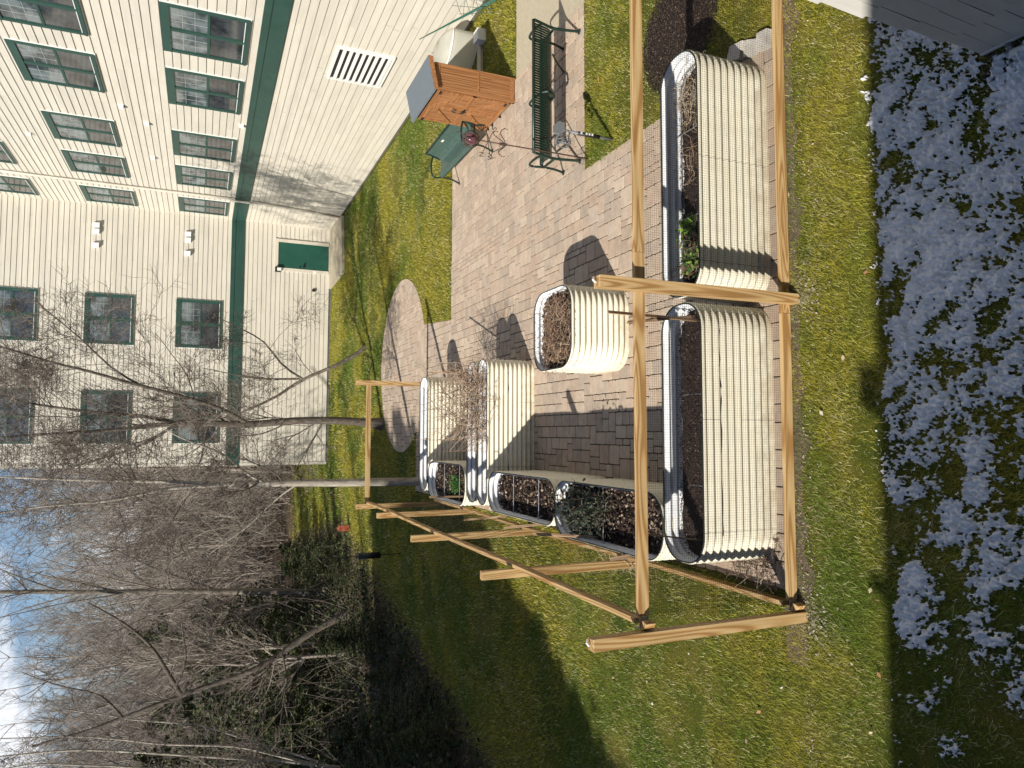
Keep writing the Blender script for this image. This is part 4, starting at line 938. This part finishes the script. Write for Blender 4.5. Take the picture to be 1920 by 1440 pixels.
    put(BY, (d0,.02,.14),(d1,.03,2.04), dr); door = dr.build('door', M['door_green'], t); mb.build('casing', M['siding'], door)
    h_ = MB(); put(BY, (d0+.07,.03,1.05),(d0+.11,.08,1.12), h_); put(BY, (d0+.07,.06,1.06),(d0+.22,.085,1.09), h_); put(BY, (d0+.06,.03,1.2),(d0+.11,.05,1.25), h_); h_.build('handle', M['black'], door)
    # downspout
    mb = MB(); yy = 26.15-29.05
    mb.tube([(-.07,yy-.1,HT),(-.07,yy,9),(-.07,yy+.02,3.95),(-.12,yy+.05,3.78),(-.12,yy+.06,3.25),(-.07,yy+.1,3.05),(-.07,yy+.5,1.2),(-.07,yy+.75,.05)], .042, 8); mb.build('downspout', M['siding'], t, True)
    # louvred vent
    u0, u1, v0, v1 = 14.62-29.05, 16.07-29.05, 1.04, 2.24
    mb = MB(); put(SX, (u0,.004,v0),(u0+.05,.055,v1), mb); put(SX, (u1-.05,.004,v0),(u1,.055,v1), mb); put(SX, (u0+.05,.004,v1-.05),(u1-.05,.055,v1), mb); put(SX, (u0+.05,.004,v0),(u1-.05,.055,v0+.05), mb)
    vt = mb.build('louvre_vent', M['white'], t); mb = MB(); put(SX, (u0+.05,.0195,v0+.05),(u1-.05,.0205,v1-.05), mb); mb.build('backing', M['black'], vt)
    for k in range(8):
        z = v0+.06+k*.135; mb = MB()
        V = [SX(u, d, v) for u in (u0+.051, u1-.051) for d, v in ((.062,z),(.036,z+.055),(.036,z+.063),(.062,z+.074),(.068,z+.068),(.068,z+.0))]
        n_ = 6; mb.add(V, [tuple(range(n_-1,-1,-1)), tuple(range(n_,2*n_))]+[(i,(i+1)%n_,(i+1)%n_+n_,i+n_) for i in range(n_)]); mb.build('slat', M['white'], vt)
    # wall fittings
    def hood(mp_, u, v, w_=.16, h=.17, d=.13):
        mb = MB(); p = [mp_(u-w_/2,0.01,v), mp_(u+w_/2,.01,v), mp_(u+w_/2,.01,v+h), mp_(u-w_/2,.01,v+h), mp_(u-w_/2,d,v), mp_(u+w_/2,d,v), mp_(u+w_/2,d*.6,v+h), mp_(u-w_/2,d*.6,v+h)]
        mb.add(p, [(3,2,1,0),(4,5,6,7),(0,1,5,4),(1,2,6,5),(2,3,7,6),(3,0,4,7)]); mb.build('vent_hood', M['white'], t)
    for v in (5.14, 8.10):
        for (u) in (7.34, 7.12, 6.62): hood(BY, u-8.1, v, .17, .20)
    for (y, z) in ((19.6,6.56),(20.5,6.05),(23.1,6.05),(22.5,9.0),(19.65,3.80)): hood(SX, y-29.05, z, .12, .12, .1)
    mb = MB(); put(BY, (6.22-8.1,.005,1.95),(6.40-8.1,.14,2.15), mb); lt = mb.build('wall_lamp', M['black'], t); mb = MB(); put(BY, (6.25-8.1,.02,1.93),(6.37-8.1,.142,2.08), mb); mb.build('lens', M['white'], lt)
    for (x, z, m_) in ((6.28,.60,'white'),(5.56,.62,'black')):
        mb = MB(); put(BY, (x-8.1,.005,z),(x-8.1+.09,.06,z+.12), mb); mb.build('outlet_box', M[m_], t)
building()

# ------------------------------------------------------------------ the near building: shingled wing at the right, wall behind the camera
def near_wing():
    t = thing('shingled_building', 'grey-white shingle-sided building whose corner shows over the snow', 'building', (2.465,2.98,0))
    mb = MB(); EXP = .345; x0 = 0
    for row in range(17):
        z0 = .055+row*EXP; y = .0; y -= 0
        first = True
        while y > -4.3:
            wd = random.uniform(.10,.135) if not first else random.uniform(.09,.12)
            first = False
            z1 = z0+EXP+.02; dz = random.uniform(-.004,.006); a = random.uniform(-.004,.003)
            V = [(-.026+a,y-.0022,z0+dz),(-.026+a,y-wd+.0022,z0+dz),(-.004,y-wd+.0022,z1),(-.004,y-.0022,z1),(0,y-.0022,z0+dz),(0,y-wd+.0022,z0+dz),(0,y-wd+.0022,z1),(0,y-.0022,z1)]
            mb.add(V, [(0,1,2,3),(4,0,3,7),(1,5,6,2),(4,5,1,0)]); y -= wd
    mb.build('shingles', M['greywall'], t)
    mb = MB(); mb.box((.001,-4.4,.055),(6,-.002,6.0)); mb.build('wall', M['greywall'], t)
    mb = MB(); mb.box((-.03,-4.2,.028),(.04,.002,.053)); mb.build('drip_edge', M['white'], t)
    mb = MB(); mb.box((.06,-3.4,-.1),(5.9,-.06,.055)); mb.build('foundation', M['foundation'], t)
    mb = MB(); mb.tube([(-.03,-.16,.02),(-.055,-.17,.03),(-.09,-.18,.028)], .022, 10); mb.build('downspout_elbow', M['grey_plastic'], t, True)
    mb = MB(); mb.box((-24,-5.0,0),(-.01,-4.18,5.89)); mb.build('rear_wall', M['greywall'], t)
    mb = MB(); mb.box((-24,-9,5.895),(-.01,-4.18,5.915)); mb.box((-.03,-9,6.003),(6,0,6.1)); mb.build('roof', M['roofing'], t)
    mb = MB(); mb.box((-8.82,-4.4,5.92),(-8.54,-4.10,6.02)); mb.build('chimney', M['roofing'], t)
    mb = MB(); mb.box((-10.15,-4.4,5.92),(-10.05,-4.12,5.98)); mb.build('vent_pipe', M['roofing'], t)
near_wing()
mb = MB(); mb.tube([(0,0,.03),(-.02,-.30,.03)], .028, 10); o = mb.build('drain_pipe', M['white'], smooth=True); o.location = (2.36,2.80,0); tag(o, 'short white drain pipe lying on mulch below the shingled wall corner', 'pipe')
n = 900; V, F, C = quads(np.stack([rng.uniform(2.15,2.6,n), rng.uniform(2.3,2.99,n), rng.uniform(.005,.03,n)],1), .017, pick(LEAVES[:4]+MULCH, n), flat=.6); stuff(raw_mesh('mulch', V, F, M['chips'], C), 'dark leaf mulch under the corner of the shingled wall', 'mulch')
# gravel round the post feet
for (x, y) in ((1.13,4.55),(-1.5,4.55)):
    n = 260; a = rng.uniform(0,2*np.pi,n); rr = rng.gamma(2,.055,n); V, F, C = quads(np.stack([x+rr*np.cos(a)*1.3, y+rr*np.sin(a), rng.uniform(.003,.02,n)],1), .011, pick([(0.4,0.36,0.3),(0.3,0.26,0.21),(0.18,0.14,0.1)], n), flat=.6, aspect=1.3)
    stuff(raw_mesh('gravel', V, F, M['chips'], C), 'pale gravel spill round the foot of the %s fence post' % ('central' if x > 0 else 'corner'), 'gravel')
n = 2200; x = rng.uniform(-3,4.4,n); y = 4.66 - np.abs(rng.normal(0,.14,n)); k = (y>4.2)&(vnoise(x*2.3+1,y*4,71,3)>.42); x, y = x[k], y[k]; n = len(x)
V, F, C = quads(np.stack([x,y,rng.uniform(.006,.022,n)],1), .009, pick([(0.30,0.24,0.18),(0.2,0.15,0.11),(0.45,0.38,0.3),(0.1,0.075,0.05),(0.14,0.11,0.07)], n), flat=.7, aspect=1.8)
stuff(raw_mesh('soil_crumbs', V, F, M['chips'], C), 'crumbs of soil and dead grass along the front of the fence bottom rail', 'debris')
# fallen leaves and twigs on the lawn
n = 240; x = rng.uniform(-4.5,7.5,n); y = rng.uniform(3.9,16,n); k = ~blocked(x,y); k &= x > -2.2-.4*y; x, y = x[k], y[k]; n = len(x)
V, F, C = quads(np.stack([x,y,np.full(n,.035)],1), .022, pick([(0.5,0.4,0.28),(0.35,0.2,0.12),(0.6,0.55,0.45),(0.45,0.22,0.12)], n), flat=.7, aspect=1.7)
stuff(raw_mesh('fallen_leaves', V, F, M['chips'], C), 'scattered small fallen leaves on the lawn', 'leaves')

# ------------------------------------------------------------------ trees
class Wood:
    def __init__(s, minr=.0032): s.trunk = MB(); s.twig = MB(); s.minr = minr
    def branch(s, p, d, ln, r, lev, maxlev, rnd, up=.12, jit=.16, kids=7, sides=3, ang=(30,62), frac=(.42,.68)):
        k = 6 if lev < 2 else 4; pts = [np.array(p, float)]; d = np.array(d, float); ds = []
        for i in range(k):
            d = d + rnd.normal(0, jit, 3) + np.array([0,0,up*.5]); d /= np.linalg.norm(d); ds.append(d.copy()); pts.append(pts[-1]+d*ln/k)
        rad = np.linspace(r, max(r*.35, s.minr*.6), k+1)
        (s.trunk if r > .028 else s.twig).tube(pts, rad, 6 if r > .03 else (4 if r > .012 else 3), cap=False)
        if lev >= maxlev: return
        for j in range(kids):
            f = rnd.uniform(.2, .98); i = min(int(f*k), k-1); q = pts[i]+(pts[i+1]-pts[i])*(f*k-i)
            s.kid(q, ds[i], ln, r*(1-.6*f), lev, maxlev, rnd, up, jit, kids, ang, frac)
    def kid(s, q, d, ln, r, lev, maxlev, rnd, up, jit, kids, ang, frac):
        a = math.radians(rnd.uniform(*ang)); ax = np.cross(d, rnd.normal(0,1,3)); ax /= np.linalg.norm(ax)+1e-9
        nd = d*math.cos(a)+ax*math.sin(a)
        s.branch(q, nd, ln*rnd.uniform(*frac), max(r*rnd.uniform(.45,.7), s.minr), lev+1, maxlev, rnd, up, jit, max(3, kids-1), 3, ang, frac)
def limb_path(pix, base_y, dys):
    return [np.array(on_plane(x, y, base_y+dy)) for (x, y), dy in zip(pix, dys)]
def big_tree(name, label, limbs, seed, mat_trunk, maxlev=3, kids=7, group=None, blen=(1.2,2.6), per=3.2, up=.10, twr=.010):
    rnd = np.random.default_rng(seed); wd = Wood(.0044); base = limbs[0][0][0]
    t = thing(name, label, 'tree', (float(base[0]), float(base[1]), 0), 0, group); off = np.array([base[0], base[1], 0])
    for (pts, r0, r1, spawn) in limbs:
        P_ = np.array(pts); seg = np.linalg.norm(np.diff(P_,axis=0),axis=1); tot = seg.sum()
        # resample with wobble
        n = max(8, int(tot/.35)); cum = np.r_[0, np.cumsum(seg)]/tot; u = np.linspace(0,1,n)
        Q = np.stack([np.interp(u, cum, P_[:,i]) for i in range(3)],1); Q[1:-1] += rnd.normal(0,.010,(n-2,3)); Q[1:-1] = .25*Q[:-2]+.5*Q[1:-1]+.25*Q[2:]
        rad = np.interp(u, [0,1], [r0,r1]); 
        if r0 > .1 and Q[0,2] < .3: rad[0] *= 1.7; rad[1] *= 1.15
        wd.trunk.tube(Q-off, rad, 9, cap=False)
        nb = int(tot*per*spawn)
        for j in range(nb):
            f = rnd.uniform(.12 if Q[0,2] > 1 else .22, 1); i = min(int(f*(n-1)), n-2); q = Q[i]+(Q[i+1]-Q[i])*(f*(n-1)-i); d = Q[i+1]-Q[i]; d /= np.linalg.norm(d)
            a = math.radians(rnd.uniform(35,75)); ax = np.cross(d, rnd.normal(0,1,3)); ax /= np.linalg.norm(ax)
            rr = rad[i]*rnd.uniform(.15,.42); L_ = rnd.uniform(*blen)*(1.15-.5*f)*(.6+min(rad[i],.12)*5)
            wd.branch(q-off, d*math.cos(a)+ax*math.sin(a), L_, max(rr,.008), 1, maxlev, rnd, up, .17, kids)
    wd.trunk.build('trunk', mat_trunk, t, True); wd.twig.build('crown', M['twig'], t)
    return t
# tree 1: by the round patio
Y1 = 19.8
big_tree('bare_tree', 'bare tree with two upward forks standing at the left edge of the round paving', [
  (limb_path([(718,795),(640,788),(567,788),(467,795),(333,793)], Y1, [0,0,0,.1,.1]), .11, .08, .8),
  (limb_path([(333,793),(310,787),(250,777),(150,770),(67,760),(-40,730)], Y1, [.1,.1,.2,.4,.6,.8]), .055, .016, 1.3),
  (limb_path([(333,794),(300,797),(200,807),(100,813),(-60,826)], Y1, [.1,0,-.3,-.5,-.8]), .055, .016, 1.3),
  (limb_path([(467,795),(413,763),(273,727),(160,693),(83,677),(-30,640)], Y1, [.1,-.2,-.6,-.9,-1.1,-1.3]), .06, .015, 1.1),
  (limb_path([(273,727),(200,687),(167,647),(110,600),(60,560)], Y1, [-.6,-.7,-.9,-1,-1.2]), .028, .01, 1.2),
  (limb_path([(333,793),(280,830),(220,850),(120,880),(30,930)], Y1, [.1,.3,.6,.9,1.1]), .04, .012, 1),
  ], 11, M['darkbark'], maxlev=4, kids=6, per=3.2, blen=(1.3,3.1))
Y2 = 16.0
big_tree('bare_tree', 'bare pale-barked tree just behind the rear fence corner', [
  (limb_path([(791,903),(640,905),(520,906),(450,909),(430,908)], Y2, [0,0,0,0,0]), .095, .07, .6),
  (limb_path([(450,909),(350,905),(250,902),(150,900),(-40,893)], Y2, [0,0,.1,.2,.3]), .045, .014, 1.3),
  (limb_path([(430,908),(300,917),(230,937),(100,947),(-20,965)], Y2, [0,-.1,-.3,-.5,-.6]), .038, .012, 1.2),
  (limb_path([(500,907),(440,880),(430,850),(350,830),(300,800)], Y2, [0,-.2,-.4,-.6,-.7]), .028, .01, 1.2),
  (limb_path([(560,906),(500,950),(470,990),(430,1010),(370,1060)], Y2, [0,.2,.4,.6,.7]), .02, .008, 1.2),
  ], 12, M['palebark'], maxlev=4, kids=6, per=2.7, blen=(.9,2.1))
Y3 = 22.2
big_tree('bare_tree', 'leaning multi-rooted bare tree on the bright lawn beyond the round paving', [
  (limb_path([(690,648),(664,668),(640,683),(567,710),(520,745),(450,775)], Y3, [0,0,0,.1,.2,.3]), .065, .03, .9),
  (limb_path([(567,710),(520,680),(500,640),(440,610),(400,590)], Y3, [.1,-.1,-.3,-.5,-.6]), .035, .01, 1.2),
  (limb_path([(567,710),(500,712),(430,700),(380,690)], Y3, [.1,.3,.5,.7]), .035, .01, 1.2),
  (limb_path([(450,775),(400,790),(350,770),(300,760)], Y3, [.3,.4,.5,.6]), .04, .012, 1.2),
  ], 13, M['bark'], maxlev=4, kids=6, per=2.0, blen=(1.0,2.6))
Y4 = 30
big_tree('bare_tree', 'tall straight-trunked tree with upswept narrow branches before the wood', [
  (limb_path([(606,1112),(500,1109),(300,1109),(150,1110),(0,1110),(-150,1110)], Y4, [0,0,0,0,0,0]), .14, .05, .35),
  ] + [(limb_path([(x0,1110),((x0+x1)/2,1110+(y1-1110)*.42),(x1,y1)], Y4, [0,s*.5,s*1.2]), .035, .008, .8) for x0,x1,y1,s in ((330,0,1190,1),(250,-30,1165,-1),(160,-60,1180,1),(320,60,1040,-1),(230,-20,1050,1),(420,170,1010,1),(400,130,1230,-1),(120,-60,1040,-1))],
  14, M['bark'], kids=5, per=2.0, blen=(1.2,2.4), up=.2)
Y5 = 24
big_tree('bare_tree', 'dark leaning tree trunk at the left side of the wood with a pale crooked limb', [
  (limb_path([(652,1150),(600,1175),(493,1250),(333,1307),(273,1330),(167,1370),(60,1400)], Y5, [0,0,0,0,0,0,0]), .11, .03, .8),
  (limb_path([(340,1304),(330,1285),(310,1255),(290,1215),(230,1165),(165,1130)], Y5, [0,-.2,-.3,-.4,-.5,-.6]), .07, .02, 1),
  (limb_path([(330,1285),(350,1240),(345,1200),(340,1160)], Y5, [-.2,-.4,-.5,-.6]), .05, .015, 1),
  (limb_path([(230,1345),(190,1300),(120,1290),(40,1260)], Y5, [0,.3,.4,.5]), .04, .01, 1),
  ], 15, M['darkbark'], kids=6, per=2.4, blen=(1.0,2.4))
Y6 = 19
big_tree('bare_tree', 'many-stemmed tan-barked tree at the left edge of the picture', [
  (limb_path([(640,1440),(500,1425),(330,1415),(150,1405),(-20,1420)], Y6, [0,0,0,0,0]), .045, .014, 1),
  (limb_path([(640,1445),(450,1400),(300,1395),(160,1380),(0,1385)], Y6, [0,.2,.3,.4,.5]), .038, .012, 1),
  (limb_path([(640,1450),(420,1445),(250,1440),(60,1430),(-30,1450)], Y6, [0,-.2,-.3,-.4,-.5]), .04, .012, 1),
  (limb_path([(600,1430),(440,1380),(380,1360),(260,1350),(120,1330)], Y6, [0,.3,.5,.7,.9]), .03, .01, 1),
  ], 16, M['palebark'], kids=6, per=2.4, blen=(.8,1.9))

# forest of individual bare trees, four meshes shared
def forest_mesh(seed, h, maxlev=3, base_kids=26, dense=6):
    rnd = np.random.default_rng(seed); wd = Wood(); n = 14; p = np.zeros((n,3)); p[:,2] = np.linspace(-.3,h,n); p[1:,:2] += np.cumsum(rnd.normal(0,.07,(n-1,2)),0)
    r0 = h*.0085; wd.twig.tube(p, np.linspace(r0, .012, n), 5, cap=False)
    for j in range(base_kids):
        f = rnd.uniform(.18,.99); i = min(int(f*(n-1)), n-2); q = p[i]+(p[i+1]-p[i])*(f*(n-1)-i); a = rnd.uniform(0,2*math.pi); el = math.radians(rnd.uniform(20,65))
        d = np.array([math.cos(a)*math.cos(el), math.sin(a)*math.cos(el), math.sin(el)])
        wd.branch(q, d, h*rnd.uniform(.14,.26)*(1.15-.6*f), r0*(.6-.4*f), 1, maxlev, rnd, .22, .13, dense, ang=(20,50))
    me_o = wd.twig
    if wd.trunk.V:
        off = me_o.n; me_o.V += wd.trunk.V; me_o.C += wd.trunk.C; me_o.F += [tuple(i+off for i in f) for f in wd.trunk.F]; me_o.n += wd.trunk.n
    return me_o
protos = [forest_mesh(50+k, hh, 3, 24, 6).build('forest_tree', M['farbark']) for k, hh in enumerate((12.8,14.6,11.6,15.6,13.4))]
spots = []
rf = random.Random(99)
for i in range(230):
    Y = 40.5 + 50*(i/229)**1.1; lo = -0.60*Y-3; hi = 6 + (Y-36)*0.0
    x = rf.uniform(lo, hi); spots.append((x, Y+rf.uniform(-2,2)))
for i in range(16): spots.append((rf.uniform(-17,-7), rf.uniform(24,36)))
for i, (x, y) in enumerate(spots):
    if x > -1.5 and y < 44: y = 45+rf.uniform(0,10)
    pr_ = protos[i % 5]
    o = pr_ if i < 5 else pr_.copy()
    if i >= 5: COL.objects.link(o)
    zg = float(hill(np.array(x), np.array(y))); lim = (4.6+y*.172*rf.uniform(.72,1.08)-zg)/(12.8,14.6,11.6,15.6,13.4)[i % 5]; s = min(rf.uniform(.8,1.15), lim); o.location = (x, y, float(hill(np.array(x), np.array(y)))-.05); o.rotation_euler = (rf.uniform(-.05,.05), rf.uniform(-.05,.05), rf.uniform(0,6.28)); o.scale = (s,s,s*rf.uniform(.9,1.1))
    tag(o, 'slender bare grey-brown tree in the dense leafless wood beyond the lawn', 'tree', 'bare trees in the wood behind the lawn')

# evergreens
def evergreen_mesh(seed, h, rad, n, leaf=.10, low=.05):
    r_ = np.random.default_rng(seed); tr = MB(); tr.tube([(0,0,-.2),(.03,0,h*.5),(0,.02,h)], [h*.014,h*.009,.01], 7)
    P0 = []; br = MB()
    nb = int(n/60)
    for b in range(nb):
        f = low+(1-low)*(b+.5)/nb; z = h*f; R_ = rad*(1-f)**.5*r_.uniform(.6,1.15)+.1; a = r_.uniform(0,6.28); dz = -R_*.15
        br.tube([(0,0,z),(math.cos(a)*R_*.6,math.sin(a)*R_*.6,z+dz*.3),(math.cos(a)*R_,math.sin(a)*R_,z+dz)], [.02,.012,.004], 3, cap=False)
        k = 60; t_ = r_.random(k)**.7; sp = R_*.28
        P0.append(np.stack([math.cos(a)*R_*t_+r_.normal(0,sp*.5,k)*t_, math.sin(a)*R_*t_+r_.normal(0,sp*.5,k)*t_, z+dz*t_+r_.normal(0,.06,k)],1))
    return tr, br, np.vstack(P0)
EVG = [(0.030,0.052,0.016),(0.05,0.072,0.022),(0.018,0.034,0.010),(0.085,0.10,0.035),(0.12,0.11,0.05)]
def evergreen(label, x, y, h, rad, n, seed, group, leaf=.10, low=.05, src=None):
    t = thing('evergreen_shrub' if 'shrub' in label else 'evergreen_tree', label, 'shrub' if 'shrub' in label else 'tree', (x, y, float(hill(np.array(x), np.array(y)))), seed*1.3, group)
    if src is None:
        tr, br, P0 = evergreen_mesh(seed, h, rad, n, leaf, low)
        a = tr.build('trunk', M['bark'], t); q = quads(P0, leaf, pick(EVG, len(P0)), flat=.4, aspect=2.2); c = raw_mesh('crown', q[0], q[1], M['evergreen'], q[2], parent=t); b = br.build('branches', M['bark'], t)
        return (a, c, b)
    for s in src:
        o = s.copy(); COL.objects.link(o); o.parent = t
    t.scale = (rad, rad, h); return src
E1 = evergreen('dark evergreen rising on the left beyond the lawn in deep shade', -14.5, 28.5, 9.5, 3.0, 9000, 3, 'evergreens at the left of the wood', .10)
E2 = evergreen('dark bushy low evergreen in front of the leaning trunk', -9.6, 27.5, 6.0, 2.4, 7000, 5, 'evergreens at the left of the wood', .09)
evergreen('slim dark evergreen beside the tall straight tree', -8.0, 33.0, 1.15, .8, 0, 7, 'evergreens at the left of the wood', src=E2)
evergreen('dark evergreen at the far left edge of the frame', -13.2, 22.5, 1.0, 1.0, 0, 9, 'evergreens at the left of the wood', src=E2)
evergreen('wide dark evergreen half hidden by leafless branches', -17.5, 34, 1.0, 1.1, 0, 11, 'evergreens at the left of the wood', src=E1)
evergreen('dark evergreen just outside the left edge', -9.4, 18.5, .55, .8, 0, 13, 'evergreens at the left of the wood', src=E2)
E3 = evergreen('tall dense evergreen in the row that shades the left lawn', -17.3, -2.6, 12.0, 3.0, 15000, 21, 'evergreens shading the left lawn', .19)
for i, (x, y, s) in enumerate(((-16.8,-0.5,1.06),(-16.2,1.4,1.1),(-15.5,3.2,1.12),(-14.7,5.0,1.12),(-14.4,6.8,1.12),(-14.3,8.6,1.1),(-13.9,9.8,1.06),(-13.5,11.0,1.0),(-15.6,7.6,1.16),(-16.2,5.9,1.18),(-16.6,3.9,1.18),(-17,1.8,1.18),(-17.4,-.6,1.12),(-18.6,-3.4,1.1),(-18.5,3.4,1.25),(-18.2,7,1.25),(-16.5,10.2,1.0),(-19.5,10.5,.9),(-14.5,12.5,.75),(-16.5,16.5,.7),(-20,15,.8),(-20,20,.75),(-23,18,.8))):
    evergreen('tall dense evergreen in the row that shades the left lawn', x, y, s, 1.0, 0, 30+i, 'evergreens shading the left lawn', src=E3)
for i, (x, y, s, h) in enumerate(((-7.6,26.5,.6,.5),(-9.2,24.6,.7,.5),(-12.6,25.6,.9,.6),(-10.3,21.3,.7,.4),(-8.8,30.5,.8,.8),(-13,33.5,.9,1.1),(-17.5,31,1.0,1.0),(-11.6,19.6,.7,.45))):
    evergreen('dark bushy evergreen in the shaded thicket at the left', x, y, h, s, 0, 70+i, 'evergreens in the shaded thicket', src=E2)
rb = random.Random(5)
for i in range(46):
    y = rb.uniform(10.5, 33); e0 = -2.74-.169*abs(26-y); x = e0 - .9 - rb.random()**1.3*(.36*y+1.5-abs(e0)*.3)
    k = rb.uniform(.13,.34); evergreen('low dark evergreen shrub in the shaded undergrowth', x, y, k, k*rb.uniform(1.1,1.7), 0, 100+i, 'low shrubs in the shaded undergrowth', src=E2)

# undergrowth: dark leafy and twiggy ground cover of the wood edge
n = 90000; y = rng.uniform(9, 37, n); x = rng.uniform(-1, 1, n)*9 - 3.2 - .36*y
k = (rng.random(n) < litter(x, y)) & (x < -2.9-.169*np.abs(26-y))
x, y = x[k], y[k]; n = len(x); hh = vnoise(x*.5, y*.5, 61, 3); P0 = np.stack([x, y, rng.random(n)**2*np.clip((hh-.32)*3.6,.08,1.5)+.01],1)
V, F, C = quads(P0, .055, pick([(0.03,0.055,0.016),(0.05,0.07,0.02),(0.02,0.03,0.012),(0.07,0.08,0.03),(0.12,0.10,0.06),(0.035,0.04,0.02)], n), flat=.3, aspect=2.2)
stuff(raw_mesh('undergrowth', V, F, M['evergreen'], C), 'dark tangled undergrowth of leaves covering the shaded wood edge', 'undergrowth')
mbu = MB(); ru = np.random.default_rng(8)
for i in range(1200):
    Y = ru.uniform(19, 42); X = ru.uniform(-.62*Y-1, -4.6-.15*abs(26-Y)) if Y < 39 else ru.uniform(-.6*Y, 2)
    p = np.array([X, Y, float(hill(np.array(X), np.array(Y)))]); d = np.array([ru.normal(0,.6), ru.normal(0,.6), 1]); d /= np.linalg.norm(d); L_ = ru.uniform(.5,2.6); pts = [p]
    for s in range(4): d = d+ru.normal(0,.22,3); d /= np.linalg.norm(d); pts.append(pts[-1]+d*L_/4)
    mbu.tube(pts, np.linspace(.008,.003,5), 3, cap=False)
stuff(mbu.build('brushwood', M['twig']), 'leafless brush and saplings tangled along the wood edge', 'brush')

mbu = MB(); ru = np.random.default_rng(18)
for i in range(2600):
    Y = ru.uniform(39.5, 75); X = ru.uniform(-.60*Y-3, 3)
    p = np.array([X, Y, float(hill(np.array(X), np.array(Y)))]); d = np.array([ru.normal(0,.3), ru.normal(0,.3), 1]); d /= np.linalg.norm(d); L_ = ru.uniform(2,6.5); pts = [p]
    for s_ in range(5): d = d+ru.normal(0,.16,3); d /= np.linalg.norm(d); pts.append(pts[-1]+d*L_/5)
    mbu.tube(pts, np.linspace(.022,.007,6), 3, cap=False)
    for q in (1,2,3,4):
        for _ in range(2):
            dd = d*.6+ru.normal(0,.55,3); dd[2] = abs(dd[2])+.2; dd /= np.linalg.norm(dd); a = pts[q]; b = a+dd*L_*.22; c = b+(dd+ru.normal(0,.25,3))*L_*.14
            mbu.tube([a,b,c], [.011,.008,.005], 3, cap=False)
stuff(mbu.build('wood_understorey', M['farbark']), 'dense fine saplings filling the gaps between the distant bare trees', 'brush')
